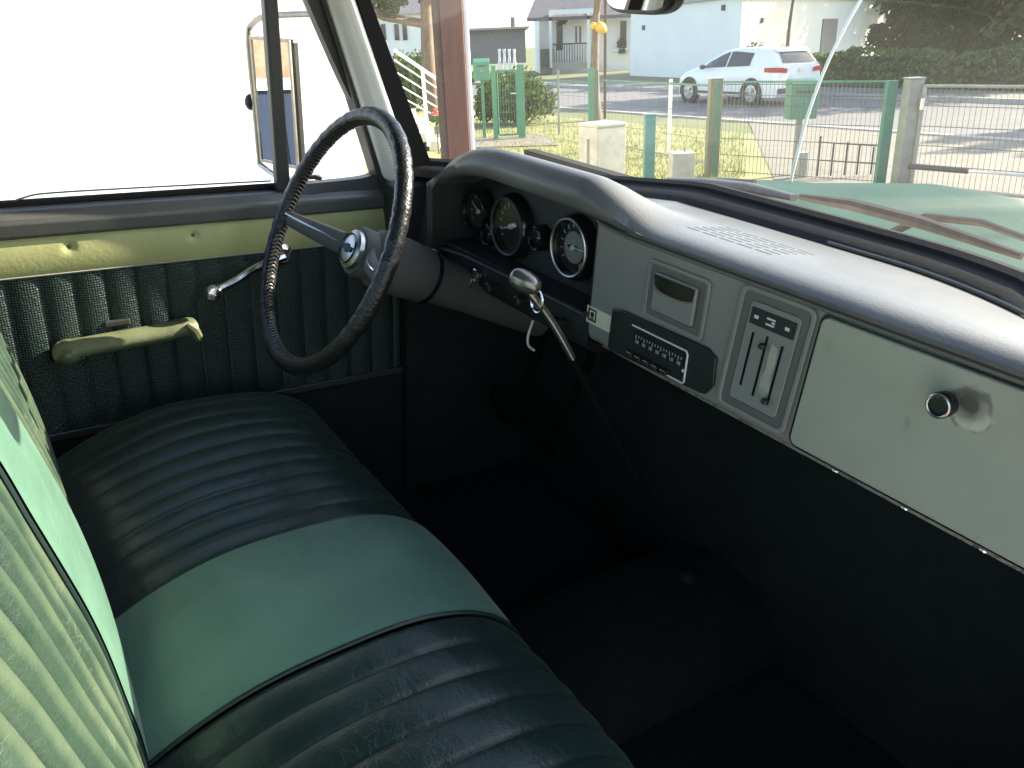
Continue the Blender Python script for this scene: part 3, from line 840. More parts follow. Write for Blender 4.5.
# ------------------------------------------------------------------ garden stairs with white railing
SY = 15.0
st = empty("garden_stairs", Vector((at(430, 128, SY).x, SY, 0)))
tag(st, "pale outdoor stairs with a white tubular railing", "stairs")
ox = st.location.x
def sp(u, v, dy=0.0):
    q = at(u, v, SY + dy); return (q.x - ox, dy, q.z)
b = MB()
for k in range(5):
    xx = sp(437 - 9 * k, 128)[0]
    b.box((xx - 3.0, 0.1, 0.0), (xx, 1.3, 0.14 + 0.17 * k + (0 if k else 0.03)))
b.build("steps", M['concrete'], st, smooth=0, bevel=.01)
b = MB()
b.tube([sp(394, 50), sp(441, 82)], .028, 8)
for k in range(5):
    b.tube([sp(394, 60 + 11 * k), sp(437, 88 + 9.6 * k)], .012, 6)
b.build("handrail", M['whitepaint'], st)
b = MB(); b.tube([sp(422.5, 70), (sp(423, 70)[0], 0, 0.1)], .03, 8); b.build("railing_post", M['whitepaint'], st)
p = at(436, 113, SY - .4)
b = MB(); rr = random.Random(4)
for k in range(14): b.ball((p.x + rr.gauss(0, .05), p.y + rr.gauss(0, .05), p.z + rr.gauss(0, .03)), .022, 6, 4)
b.cur = 1
leaves(b, (p.x, p.y, p.z - .12), (.14, .12, .12), 70, .04, rr)
b.tube([(p.x, p.y, p.z - .1), (p.x, p.y, 0)], .012, 5)
tag(b.build("flowering_plant", [M['redflower'], M['leafmid']], None, smooth=0), "small plant with red flowers at the foot of the stairs", "plant")

# ------------------------------------------------------------------ red-brown carport post
PY = 4.6
pc = at(458, 120, PY)
ps = empty("carport_post", Vector((pc.x, pc.y, 0))); tag(ps, "thick red brown wooden post with a rough board on its left", "post")
wr_ = (at(473, 120, PY).x - at(446, 120, PY).x)
lft = at(439, 120, PY).x - pc.x
mid = at(447.5, 120, PY).x - pc.x
rgt = at(469, 120, PY).x - pc.x
b = MB(); b.box((mid, -.07, 0.02), (rgt, .09, 3.2)); b.build("post_timber", M['redwood'], ps, smooth=0, bevel=.008)
b = MB(); b.box((lft, -.03, 0.03), (mid - .004, .05, 3.19)); b.build("side_board", M['barkwood'], ps, smooth=0, bevel=.006)
b = MB(); b.box((rgt + .001, -.05, 0.04), (rgt + .022, .07, 3.18)); b.build("sunlit_edge_strip", M['whitepaint'], ps, smooth=0, bevel=.003)  # white strip puts the post's sunlit right face into the colour
b = MB(); b.box((mid - .06, -.12, 0), (rgt + .05, .13, .019)); b.build("foot_plate", M['steel'], ps, smooth=0)

# ------------------------------------------------------------------ fence line, gate, posts
def vpost(name, u, vt, y, w, d, m, label, cat="post", z0=0.0, cap=None, group=None, uu=None):
    """square post at depth y whose top shows at (u, vt)"""
    p = at(u, vt, y)
    e = empty(name, (p.x, p.y, 0)); tag(e, label, cat, group)
    b = MB(); b.box((-w / 2, -d / 2, z0), (w / 2, d / 2, p.z)); b.build("shaft", m, e, smooth=0, bevel=.006)
    if cap:
        b = MB(); b.box((-w / 2 - .008, -d / 2 - .008, p.z + .001), (w / 2 + .008, d / 2 + .008, p.z + .018)); b.build("cap", cap, e, smooth=0, bevel=.004)
    return e, p

vpost("wooden_post", 716, 79, 10.9, .155, .15, M['olivepost'], "thick olive grey post at the left end of the mesh fence", cap=M['concrete'])
gp_, gpt = vpost("gate_post", 914.5, 79, 9.35, .155, .17, M['steel'], "tall square grey steel post between mesh fence and wide gate", cap=M['steel'])
vpost("fence_post", 591, 68, 14.0, .09, .09, M['greenpaint'], "green fence post behind the low concrete pillar")
vpost("fence_post", 597.5, 70, 14.05, .03, .03, M['greenpaint'], "thin pale green stake right beside the green fence post")
vpost("pipe_post", 558, 70, 17.2, .045, .045, M['steel'], "thin grey pole standing alone before the road left of the concrete pillar")
vpost("pipe_post", 671, 79, 13.2, .05, .05, M['whitepaint'], "thin white pole at the road edge in front of the car bonnet")
vpost("short_post", 650, 115.5, 10.2, .125, .12, M['tealpaint'], "short square teal post right of the concrete pillar", cap=M['tealpaint'])
cp, cpt = vpost("concrete_pillar", 602, 126, 9.2, .36, .36, M['concrete'], "low thick square concrete pillar on the lawn")
cp.rotation_euler.z = R(28)
b = MB(); b.box((-.186, -.186, cpt.z + .001), (.186, .186, cpt.z + .04)); b.build("cap", M['concrete'], cp, smooth=0, bevel=.01)
b = MB(); b.box((-.1815, -.03, cpt.z - .55), (-.18, .02, cpt.z - .12)); b.build("crack_plate", M['shed'], cp, smooth=0)
wp_, wpt = vpost("small_pillar", 682, 152, 9.6, .25, .25, M['concrete'], "small cream pillar with a short bolt on top")
b = MB(); b.tube([(0.03, 0, wpt.z), (0.03, 0, wpt.z + .06)], .015, 8); b.build("bolt", M['steel'], wp_)

# mesh fence panel between the olive and the steel post
fa = at(716, 90, 10.85); fb = at(893, 90, 9.45)
fe = empty("mesh_fence", (fa.x, fa.y, 0)); tag(fe, "green wire mesh fence panel between the olive and steel posts", "fence")
fd = Vector((fb.x - fa.x, fb.y - fa.y, 0)); fl = fd.length; fd.normalize()
ztop = at(800, 81.5, 10.2).z
def wires(b, o, d, l, z0, z1, step, zs, rv=.0028, rh=.004):
    n = int(l / step)
    for k in range(n + 1):
        q = o + d * (l * k / n)
        b.tube([(q.x, q.y, z0), (q.x, q.y, z1)], rv, 4, caps=False)
    for z in zs:
        s_ = 1 if z < z1 - .05 else 1.3
        b.tube([(o.x, o.y, z), (o.x + d.x * l, o.y + d.y * l, z)], rh * s_, 5)
b = MB(); wires(b, Vector((0.1, 0, 0)), fd, fl - .15, .06, ztop, .05, [.08, .28, .48, .68, .88, ztop - .16, ztop - .03]); b.build("mesh_panel", M['wire'], fe, smooth=0)
b = MB(); b.tube([(0.06, 0, ztop), (fd.x * fl, fd.y * fl, ztop)], .012, 6); b.build("top_rail", M['greenpaint'], fe)
b = MB(); q = fd * (fl - .02); b.box((q.x - .055, q.y - .04, 0), (q.x + .055, q.y + .04, ztop + .01)); b.build("end_post", M['greenpaint'], fe, smooth=0, bevel=.004)
b = MB(); b.box((0, -.03, 0.0), (.04, .03, ztop)); b.build("start_post", M['greenpaint'], fe, smooth=0)

# wide gate to the right of the steel post
ga = at(921, 95, 9.25); gz = at(960, 87.5, 8.75).z
ge = empty("driveway_gate", (ga.x, ga.y, 0)); tag(ge, "wide wire mesh driveway gate right of the steel post", "gate")
gd = Vector((0.62, -0.78, 0)).normalized(); gl_ = 3.4
b = MB(); wires(b, Vector((0.03, 0, 0)), gd, gl_, .09, gz, .055, [.3, .5, .7, gz - .2], rv=.0028); b.build("mesh_panel", M['wire'], ge, smooth=0)
b = MB()
b.tube([(0.03, 0, gz), (gd.x * gl_, gd.y * gl_, gz)], .017, 8); b.tube([(0.03, 0, .07), (gd.x * gl_, gd.y * gl_, .07)], .02, 8)
b.tube([(0.03, 0, .07), (0.03, 0, gz)], .024, 8); b.tube([(gd.x * gl_, gd.y * gl_, .07), (gd.x * gl_, gd.y * gl_, gz)], .024, 8)
b.build("gate_frame", M['steel'], ge)
# gate opener: dark tube, bright rod, bracket block
b = MB(); oz = .30
q0, q1, q2, q3 = [Vector((-.1, -.16, oz)) + gd * s for s in (0.0, .62, 1.18, 1.42)]
b.tube([q0, q1], .028, 10); op = b.build("opener_arm", M['blackmetal'], ge)
b = MB(); b.tube([q1, q2], .014, 8); b.build("opener_rod", M['chrome'], op)
b = MB(); b.obox((q2 + q3) / 2 + Vector((0, 0, -.03)), gd * .12, Vector((gd.y, -gd.x, 0)) * .05, (0, 0, .09)); b.build("opener_bracket", M['blackmetal'], op, smooth=0, bevel=.006)
b = MB(); b.obox((0.0, -.03, gz - .18), (.02, 0, 0), (0, .03, 0), (0, 0, .06)); b.build("hinge", M['chrome'], ge, smooth=0, bevel=.004)

# garden gate far left
GY = 16.6
gg = empty("garden_gate", (at(507, 100, GY).x, GY, 0)); tag(gg, "small green mesh garden gate between two green posts", "gate")
gx = gg.location.x
zt = at(507, 66, GY).z
xl, xr = at(494.5, 100, GY).x - gx, at(521, 100, GY).x - gx
for x, w in ((xl, .09), (xr, .14)):
    b = MB(); b.box((x - w / 2, -.05, 0), (x + w / 2, .05, zt + .02)); b.build("gate_post", M['greenpaint'], gg, smooth=0, bevel=.005)
b = MB(); wires(b, Vector((xl + .06, 0, 0)), Vector((1, 0, 0)), xr - xl - .14, .1, zt - .08, .05, [.1, .3, .5, .7, .9]); b.build("mesh_panel", M['greenpaint'], gg, smooth=0)
b = MB()
b.tube([(xl + .06, 0, zt - .08), (xr - .08, 0, zt - .08)], .018, 6); b.tube([(xl + .06, 0, .09), (xr - .08, 0, .09)], .018, 6)
b.tube([(xl + .06, 0, .09), (xl + .06, 0, zt - .08)], .018, 6); b.tube([(xr - .08, 0, .09), (xr - .08, 0, zt - .08)], .018, 6)
b.build("gate_frame", M['greenpaint'], gg)
p = at(517, 93, GY); b = MB(); b.tube([(xr - .2, -.06, p.z), (xr - .07, -.06, p.z)], .014, 6); b.build("handle", M['chrome'], gg)
# low wire fence from garden gate to the green post
la, lb = Vector((gx + xr, GY, 0)), Vector((at(588, 100, 14).x, 14.0, 0))
lf = empty("wire_fence", la); tag(lf, "sparse see-through wire fence between garden gate and green post", "fence")
ld = lb - la; ll = ld.length; ld.normalize()
b = MB(); wires(b, Vector((.1, 0, 0)), ld, ll - .15, .1, 1.08, .2, [.1, .35, .6, .85, 1.08], rv=.002, rh=.0025); b.build("mesh_panel", M['wire'], lf, smooth=0)
b = MB(); b.tube([(.1, 0, 1.09), (ld.x * ll, ld.y * ll, 1.09)], .008, 6); b.build("top_rail", M['greenpaint'], lf)
la2, lb2 = Vector((at(598, 100, 14).x, 14.0, 0)), Vector((at(712, 100, 10.9).x, 11.0, 0))
lf2 = empty("wire_fence", la2); tag(lf2, "sparse wire fence between the green post and the olive post", "fence")
ld = lb2 - la2; ll = ld.length; ld.normalize()
b = MB(); wires(b, Vector((.05, 0, 0)), ld, ll - .1, .1, 1.1, .25, [.12, .45, .78, 1.1], rv=.0018, rh=.003); b.build("mesh_panel", M['wire'], lf2, smooth=0)
b = MB(); b.tube([(.05, 0, 1.11), (ld.x * ll, ld.y * ll, 1.11)], .013, 6); b.build("top_rail", M['greenpaint'], lf2)
b = MB(); b.tube([(.05, 0, .16), (ld.x * ll, ld.y * ll, .16)], .013, 6); b.build("bottom_rail", M['steel'], lf2)

def letterbox(u0, u1, v0, v1, y, m, label, post_m, slot_v, keyhole=True):
    p0, p1 = at(u0, v0, y), at(u1, v1, y)
    cx_ = (p0.x + p1.x) / 2
    e = empty("letterbox", (cx_, y, 0)); tag(e, label, "letterbox")
    w = (p1.x - p0.x) / 2
    b = MB(); b.prism([(-w, -.12, p1.z), (-w, .12, p1.z), (-w, .12, p0.z + .05), (-w, 0, p0.z + .06), (-w, -.12, p0.z)], (2 * w, 0, 0)); b.build("box", m, e, smooth=0, bevel=.006)
    b = MB(); b.box((-w * .6, -.126, p1.z + (p0.z - p1.z) * slot_v), (w * .6, -.1215, p1.z + (p0.z - p1.z) * slot_v + .022)); b.build("slot", M['blackmetal'], e, smooth=0)
    if keyhole:
        b = MB(); b.lathe([(0, .014), (.008, .014)], (0, -.121, p1.z + (p0.z - p1.z) * .5), (0, -1, 0), 10); b.build("lock", M['chrome'], e)
    b = MB(); b.box((-.03, -.03, 0), (.03, .03, p1.z)); b.build("stand", post_m, e, smooth=0)
    return e
letterbox(789, 813, 84, 118, 10.75, M['greenpaint'], "green letterbox on a thin stand behind the mesh fence", M['steel'], .75, False)
letterbox(473, 490, 62, 80, 17.0, M['greenpaint'], "green letterbox beside the garden gate", M['greenpaint'], .75)

# low steel hoop rack behind the mesh fence
rk = empty("hoop_rack", (at(850, 180, 10.4).x, 10.4, 0)); tag(rk, "low dark steel hoop rack on the driveway behind the mesh fence", "rack")
rx0 = rk.location.x
for u, vt in ((821, 136), (834, 143), (848, 142), (860, 145), (874, 147)):
    q = at(u, vt, 10.4); b = MB(); b.tube([(q.x - rx0, 0, 0.03), (q.x - rx0, 0, q.z)], .012, 6); b.build("bar", M['blackmetal'], rk)
b = MB()
for v in (145, 163):
    q, q2 = at(818, v - 3, 10.4), at(880, v + 1, 10.4)
    b.tube([(q.x - rx0, 0, q.z), (q2.x - rx0, 0, q2.z)], .008, 6)
b.build("rail", M['blackmetal'], rk)
vpost("marker_post", 803, 152, 10.5, .11, .1, M['concrete'], "short white marker post beneath the green letterbox")

# young tree with yellow fruit and the rusty pole beside it
p = at(597, 60, 20.0); p.z = 0
yt = tree("fruit_tree", p, 4.2, .11, [(0, 0, 4.6, 1.1, 1.1, .8)], M['leafmid'], 1500, .08, "slim tree trunk carrying bright yellow fruit behind the green post", seed=41)
for (u, v, r_) in ((593.5, 26, .085), (600.5, 27.5, .13), (603, 30, .09)):
    q = at(u, v, 19.8); b = MB(); b.ball((q.x - p.x, q.y - p.y, q.z), (r_, r_, r_ * .9), 12, 8); b.build("fruit", M['yellow'], yt)
vpost("rusty_pole", 605.5, -30, 20.5, .06, .06, M['barkwood'], "thin rusty pole right beside the fruit tree trunk")

# ------------------------------------------------------------------ white hatchback
def hatchback():
    rw, fw_ = gp(748, 106.5), gp(681, 102.5)
    d = fw_ - rw; d.z = 0; wb = 2.62
    d.normalize()
    n_out = Vector((d.y, -d.x, 0))           # pointing away from the camera side?
    if n_out.dot(rw) > 0: n_out = -n_out     # towards the camera
    org = rw - n_out * 0.88 - d * 0.80       # rear centre of the car on the ground
    e = empty("hatchback_car", org, math.atan2(d.y, d.x))
    e.scale = (.955, .955, .955)
    tag(e, "white five door hatchback parked at the road seen through the windshield", "car")
    paint = mat("white_car_paint", (0.80, 0.80, 0.80), 0.25, coat=0.6)
    tyre = M['rubber']
    alloy = mat("alloy_rim", (0.6, 0.6, 0.6), 0.3, 0.9)
    red = mat("tail_lamp_red", (0.45, 0.015, 0.02), 0.15)
    trim = mat("dark_bumper_trim", (0.03, 0.03, 0.032), 0.5)
    side = 1 if n_out.dot(Vector((-d.y, d.x, 0))) > 0 else -1    # local y of the visible flank
    top = [(0.0, 1.02), (0.05, 1.06), (.22, 1.28), (.42, 1.41), (.7, 1.445), (1.3, 1.47), (1.9, 1.46), (2.3, 1.40), (2.7, 1.22), (3.1, 1.02), (3.35, .96), (3.8, .87), (4.1, .76), (4.25, .58)]
    hw = [(0, .76), (.12, .85), (.5, .895), (1.2, .905), (3.0, .90), (3.7, .87), (4.05, .78), (4.25, .62)]
    belt = lambda x: min(lin(x, [(0, .95), (.3, 1.0), (1.2, .97), (3.1, .90), (4.25, .6)]), lin(x, top) - .02)
    def flank(x, z):
        w = lin(x, hw); bz = belt(x); tz_ = lin(x, top)
        if z <= bz:
            t = (z - .22) / max(.05, bz - .22)
            return w * (0.93 + 0.07 * math.sin(math.pi * max(0, min(1, .25 + .6 * t))))
        t = (z - bz) / max(.03, tz_ - bz)
        return w * .985 - t * .24 * sm(0, .25, tz_ - bz) * w / .9 - 0.02 * t * t
    xs = [0, .03, .08, .15, .25, .4, .6, .9, 1.2, 1.6, 2.0, 2.3, 2.55, 2.8, 3.0, 3.2, 3.5, 3.8, 4.0, 4.12, 4.2, 4.25]
    b = MB()
    def ring(x):
        bz, tz_ = belt(x), lin(x, top)
        inset = 0.16 if x < .02 or x > 4.24 else 0
        zl = .24 + inset * .3
        pts = []
        for z in (zl, .4, .6, .8): 
            z = min(z, bz - .01 + .002 * z); pts.append((flank(x, z), z))
        pts.append((flank(x, bz), bz))
        for t in (.35, .7, .93): z = bz + (tz_ - bz) * t; pts.append((flank(x, z), z))
        pts.append((flank(x, tz_) * .72, tz_ + .012)); pts.append((0.0, tz_ + .025))
        full = [(y, z) for y, z in pts] + [(-y, z) for y, z in reversed(pts[:-1])]
        return full
    rings = [[(x, y, z) for y, z in ring(x)] for x in xs]
    n = len(rings[0])
    b.v = [Vector(p) for r in rings for p in r]
    for i in range(len(xs) - 1):
        for k in range(n):
            l = (k + 1) % n
            b.f.append((i * n + k, i * n + l, (i + 1) * n + l, (i + 1) * n + k)); b.mi.append(0)
    b.f.append(tuple(range(n))); b.mi.append(0)
    b.f.append(tuple((len(xs) - 1) * n + k for k in range(n))); b.mi.append(0)
    b.build("body", paint, e, smooth=50)
    for s in (1, -1):
        # side windows: a front and a rear pane, with a pillar between
        for x0, x1, z0a, z1a in ((.95, 1.85, (1.03, 1.0), (1.34, 1.40)), (1.91, 2.95, (1.0, .965), (1.40, 1.06))):
            b = MB()
            nx, nz = 10, 5
            def fw2(u, v):
                x = x0 + (x1 - x0) * u
                zlo = z0a[0] + (z0a[1] - z0a[0]) * u
                zhi = min(z1a[0] + (z1a[1] - z1a[0]) * u, lin(x, top) - .075)
                zhi = max(zhi, zlo + .01)
                z = zlo + (zhi - zlo) * v
                return (x, s * (flank(x, z) + .006), z)
            b.grid(fw2, [i / nx for i in range(nx + 1)], [j / nz for j in range(nz + 1)])
            b.build("side_window", M['darkglass'], e)
        b = MB(); b.ball((2.72, s * 1.0, 1.0), (.09, .09, .065), 10, 6); b.build("wing_mirror", trim, e)
        b = MB()
        b.prism([(-.012, s * .50, .83), (-.012, s * .83, .84), (.30, s * .91, .90), (.26, s * .91, 1.0), (-.006, s * .80, .97), (-.012, s * .50, .93)], (0, s * .012, 0)) if False else None
        def lamp(u, v):
            if u < .5:
                y = .46 + (.80 - .46) * u / .5; x = -.03 + .03 * (u / .5)
            else:
                t = (u - .5) / .5; x = .0 + .36 * t; y = max(.80, lin(max(x, 0), hw) + .010) if t < .3 else lin(x, hw) + .010
            z = .84 + .03 * u + (.13 - .05 * abs(u - .45)) * v
            return (x, s * y, z)
        b.grid(lamp, [i / 10 for i in range(11)], [0, .5, 1]); tl = b.build("tail_lamp", red, e)
        for x in (.80, .80 + wb):
            w = MB()
            w.lathe([(0, .20), (0, .30), (.04, .325), (.17, .325), (.21, .30), (.21, .2)], (x, s * (.895 - .2), .325), (0, s, 0), 28)
            wh = w.build("wheel", tyre, e)
            w = MB(); w.lathe([(0, .215), (.012, .215), (.016, .19), (.004, .185)], (x, s * .902, .325), (0, s, 0), 28)
            for k in range(5):
                for dk in (-.13, .13):
                    a = 2 * math.pi * k / 5 + dk
                    w.tube([(x + .03 * math.cos(a), s * .914, .325 + .03 * math.sin(a)), (x + .195 * math.cos(a + dk * .2), s * .914, .325 + .195 * math.sin(a + dk * .2))], .014, 5)
            w.lathe([(0, .05), (.016, .045)], (x, s * .905, .325), (0, s, 0), 14)
            w.build("rim", alloy, wh)
            w = MB(); pts_o = [(x + .385 * math.cos(R(a)), s * .9035, .325 + .385 * math.sin(R(a))) for a in range(-12, 193, 12)]
            w.tube(pts_o, .022, 6); w.build("wheel_arch", trim, e)
            w = MB(); w.lathe([(0, .37), (.008, .37)], (x, s * .8965, .325), (0, s, 0), 28); w.build("arch_recess", M['blackgloss'], wh)
    b = MB()
    def rear_glass(u, v):
        y = (-.56 + 1.12 * u) * (1 - .12 * v); x0 = lin(1.07 + .26 * v, [(z, x) for x, z in top[:5]])
        return (x0 - .022 - .02 * (1 - (2 * u - 1) ** 2), y, 1.09 + .25 * v)
    b.grid(rear_glass, [i / 8 for i in range(9)], [i / 5 for i in range(6)]); b.build("rear_window", M['darkglass'], e)
    b = MB(); b.prism([(.24, -.55, 1.345), (.42, -.57, 1.43), (.42, .57, 1.43), (.24, .55, 1.345)], (-.01, 0, .02)); b.build("roof_spoiler", paint, e, smooth=30, bevel=.01)
    b = MB(); b.box((-.055, -.72, .33), (.02, .72, .46)); b.build("rear_bumper_trim", trim, e, smooth=0, bevel=.02)
    b = MB(); b.box((-.03, -.26, .60), (-.012, .26, .71)); b.build("number_plate", M['whitepaint'], e, smooth=0)
    b = MB(); b.prism([(-.02, -.05, .86), (-.02, .05, .86), (-.02, .04, .96), (-.02, 0, .98), (-.02, -.04, .96)], (-.012, 0, 0)); b.build("emblem", alloy, e, smooth=0)
    b = MB(); b.tube([(.75, 0, 1.46), (.62, 0, 1.56)], .006, 5); b.build("roof_aerial", trim, e)
    b = MB(); b.box((.9, side * .915 - .004, .30), (3.0, side * .915 + .004, .36)); b.build("sill_strip", trim, e, smooth=0)
    return e
hatchback()

# dark estate car at far right edge behind the gate is only a sliver: a planter of flowers by the hedge
p = at(1005, 84, 26.6); p.z = 0
bush("roadside_shrub", p, (.5, .5, .7), M['leafmid'], 700, .06, "yellow green shrub in front of the hedge right of the steel post", seed=51)

# ================================================================== THE TRUCK
truck = empty("pickup_truck")
truck.matrix_world = TRUCK
tag(truck, "old green pickup truck whose cab interior with bench seat and metal dash fills the view", "pickup truck")

# ---------------------------------------------------------------- cab shell
b = MB(); b.box((-.20, -.76, .42), (1.10, .76, .48))
b.build("cab_floor", M['carpet'], truck, smooth=0)
b = MB()
b.grid(lambda x, t: (x, .16 * math.cos(t), .481 + .13 * max(0, math.sin(t)) ** .8 * sm(.2, .9, x)), [.05 + .105 * i for i in range(11)], [math.pi * k / 12 for k in range(13)])
b.build("transmission_hump", M['carpet'], truck)
b = MB(); b.box((1.10, -.76, .42), (1.13, .76, 1.265)); b.build("firewall", M['firewall'], truck, smooth=0)
b = MB(); b.box((.77, .70, .48), (1.10, .735, 1.08)); b.build("kick_panel", M['firewall'], truck, smooth=0)
b = MB(); b.box((.77, -.735, .48), (1.10, -.70, 1.08)); b.build("kick_panel", M['firewall'], truck, smooth=0)
# rear wall with window opening
b = MB()
yo, yi, zo0, zo1, zi0, zi1 = .76, .52, .42, 1.70, 1.24, 1.56
b.ring([(-.24, -yo, zo0), (-.24, yo, zo0), (-.24, yo, zo1), (-.24, -yo, zo1)], [(-.24, -yi, zi0), (-.24, yi, zi0), (-.24, yi, zi1), (-.24, -yi, zi1)], (.03, 0, 0))
rp_ = b.build("rear_panel", M['headliner'], truck, smooth=0)
b = MB(); b.box((-.228, -.53, 1.235), (-.223, .53, 1.565)); b.build("rear_window", M['sideglass'], rp_, smooth=0)
for s in (1, -1):
    b = MB(); b.hexa([(-.21, s * .70, .48), (-.11, s * .70, .48), (-.11, s * .76, .48), (-.21, s * .76, .48)], [(-.21, s * .67, 1.66), (-.13, s * .67, 1.66), (-.13, s * .74, 1.66), (-.21, s * .74, 1.66)])
    b.build("door_pillar", M['darkframe'], truck, smooth=0, bevel=.01)
    b = MB(); b.box((-.12, s * .735 - .03, .36), (1.08, s * .735 + .03, .479)); b.build("rocker_panel", M['truckgreen'], truck, smooth=0, bevel=.012)
b = MB()
b.grid(lambda x, y: (x, y, 1.695 + .03 * (1 - (y / .76) ** 2) - .02 * sm(.45, .66, x)), [-.24, 0, .2, .4, .55, .66], [-.76 + .152 * i for i in range(11)])
b.grid(lambda x, y: (x, y, 1.74 + .03 * (1 - (y / .76) ** 2) - .03 * sm(.45, .66, x)), [-.24, 0, .2, .4, .55, .68], [-.76 + .152 * i for i in range(11)])
b.build("roof", M['headliner'], truck)

# windshield outline: base curve and top curve
def wbase(y): return Vector((1.0 - .188 * (max(0.0, abs(y) - .28) / .395) ** 2, y, 1.310 - lin(y, [(-.68, .05), (-.45, .0), (.08, .0), (.36, .037), (.68, .05)])))
def wtop(y): return Vector((.672 - .05 * (abs(y) / .675) ** 2.2, y * .945, 1.665))
b = MB()
b.grid(lambda y, t: wbase(y).lerp(wtop(y), t), [-.675 + 1.35 * i / 24 for i in range(25)], [i / 8 for i in range(9)])
b.build("windshield", M['windshield'], truck)
# rubber seal round the glass
ys = [-.675 + 1.35 * i / 40 for i in range(41)]
seal = MB()
seal.tube([wbase(y) + Vector((-.012, 0, .0)) for y in ys], (0.014), 8)
seal.grid(lambda y, t: wbase(y) + [Vector((-.075, 0, -.018)), Vector((-.06, 0, -.004)), Vector((-.03, 0, .002)), Vector((-.010, 0, .010)), Vector((.004, 0, .012)), Vector((.018, 0, .0)), Vector((.035, 0, -.03))][t], ys, range(7))
for s in (1, -1):
    a0, a1 = wbase(s * .675), wtop(s * .675)
    q = lambda a, w: [a + Vector((-w, s * -.010, 0)), a + Vector((-.004, s * -.016, 0)), a + Vector((.002, s * .012, 0)), a + Vector((-w, s * .02, 0))]
    seal.hexa(q(a0 + (a0 - a1) * .06, .056), q(a1, .017))
seal.build("windshield_seal", M['rubber'], truck)
b = MB(); b.grid(lambda y, t: wtop(y) + [Vector((-.06, 0, .0)), Vector((-.03, 0, -.018)), Vector((.0, 0, -.014)), Vector((.02, 0, .01)), Vector((.02, 0, .06)), Vector((-.06, 0, .06))][t], [y for y in ys if abs(y) < .62], range(6))
b.build("windshield_header", M['darkframe'], truck)
# A pillars: bright inner face between the door frame and the glass rubber
for s in (1, -1):
    b = MB()
    lo = [(.722, s * .672, 1.225), (.776, s * .652, 1.225), (.79, s * .73, 1.225), (.722, s * .73, 1.225)]
    hi = [(.555, s * .645, 1.69), (.590, s * .622, 1.69), (.600, s * .70, 1.69), (.555, s * .70, 1.69)]
    b.hexa(lo, hi)
    b.build("windshield_pillar", M['pillarpaint'], truck, smooth=60, bevel=.018, seg=5)
    b = MB()
    b.hexa([(.735, s * .655, 1.06), (1.0, s * .655, 1.06), (1.0, s * .74, 1.06), (.735, s * .74, 1.06)], [(.722, s * .652, 1.236), (.93, s * .652, 1.236), (.93, s * .738, 1.236), (.722, s * .738, 1.236)])
    b.build("cowl_side", M['darkframe'], truck, smooth=0, bevel=.015)

# hood, cowl and fenders
def hoodz(x, y):
    z = 1.245 - .055 * max(0.0, x - 1.1) ** 1.3 - .05 * (abs(y) / .66) ** 3
    z += .018 * sm(.10, .16, abs(y)) * (1 - sm(.36, .46, abs(y)))
    return z - .05 * sm(2.1, 2.35, x)
b = MB(); b.grid(lambda x, y: (x, y, hoodz(x, y)), [1.14 + 1.21 * i / 30 for i in range(31)], [-.66 + 1.32 * i / 44 for i in range(45)])
b.build("hood", M['truckgreen'], truck)
b = MB(); b.grid(lambda y, t: wbase(y) + Vector((.045 + t * (1.13 - wbase(y).x - .045), 0, -.03 + t * (hoodz(1.14, y) - wbase(y).z + .03 - .004))), ys, [0, .3, .7, 1.0])
b.build("cowl_panel", M['truckwhite'], truck)
for s in (1, -1):
    b = MB()
    prof = [(.665, -.012), (.70, -.004), (.76, -.006), (.82, -.04), (.85, -.12), (.855, -.45)]
    b.grid(lambda x, k: (x, s * (prof[k][0] - .01 * sm(1.8, 2.4, x)), hoodz(x, .66) + prof[k][1]), [.92 + 1.45 * i / 20 for i in range(21)], range(6))
    b.build("fender", M['truckgreen'], truck)
b = MB(); b.grid(lambda y, z: (2.36 + .03 * (1 - (y / .8) ** 2), y, z), [-.83 + .166 * i for i in range(11)], [.55, .7, .9, 1.0, 1.08]); b.build("grille_panel", M['truckwhite'], truck)

# wipers lying on the cowl
def wiper(blade, arm, mb, ma, w):
    b = MB(); b.tube(blade, [(.005, w * .5)] + [(.009, w)] * (len(blade) - 2) + [(.005, w * .5)], 8, flat=(0, 0, 1))
    o = b.build("wiper_blade", mb, truck)
    b = MB(); b.tube(arm, [.007, .006, .005, .004], 8); b.build("wiper_arm", ma, o)
    b = MB(); b.lathe([(0, .02), (.02, .018), (.03, .008)], Vector(arm[0]) - Vector((0, 0, .02)), (0, 0, 1), 12); b.build("wiper_pivot", ma, o)
wiper([(1.035, .21, 1.300), (1.032, .12, 1.312), (1.03, .03, 1.322), (1.025, -.065, 1.326)], [(1.12, .30, 1.245), (1.085, .22, 1.285), (1.06, .12, 1.315), (1.045, .03, 1.330)], M['wiperdark'], M['wiperdark'], .02)
wiper([(1.105, -.015, 1.312), (1.09, -.12, 1.322), (1.075, -.24, 1.324), (1.055, -.385, 1.318)], [(1.165, -.12, 1.262), (1.15, -.20, 1.318), (1.11, -.30, 1.335), (1.08, -.39, 1.332)], M['wiperrust'], M['wiperrust'], .009)

# fender aerial
q0 = Vector((2.03, .74, hoodz(2.03, .66) - .01))
b = MB()
pth = [q0 + Vector((0, 0, -.02)), q0 + Vector((.015, -.005, .18)), q0 + Vector((.05, -.015, .34)), q0 + Vector((.12, -.03, .50)), q0 + Vector((.22, -.05, .64)), q0 + Vector((.34, -.07, .78))]
b.tube(cat_spline(pth, 6), .0045, 8)
b.build("aerial", mat("aerial_white", (0.8, 0.78, 0.72), 0.7, spec=0.2), truck)

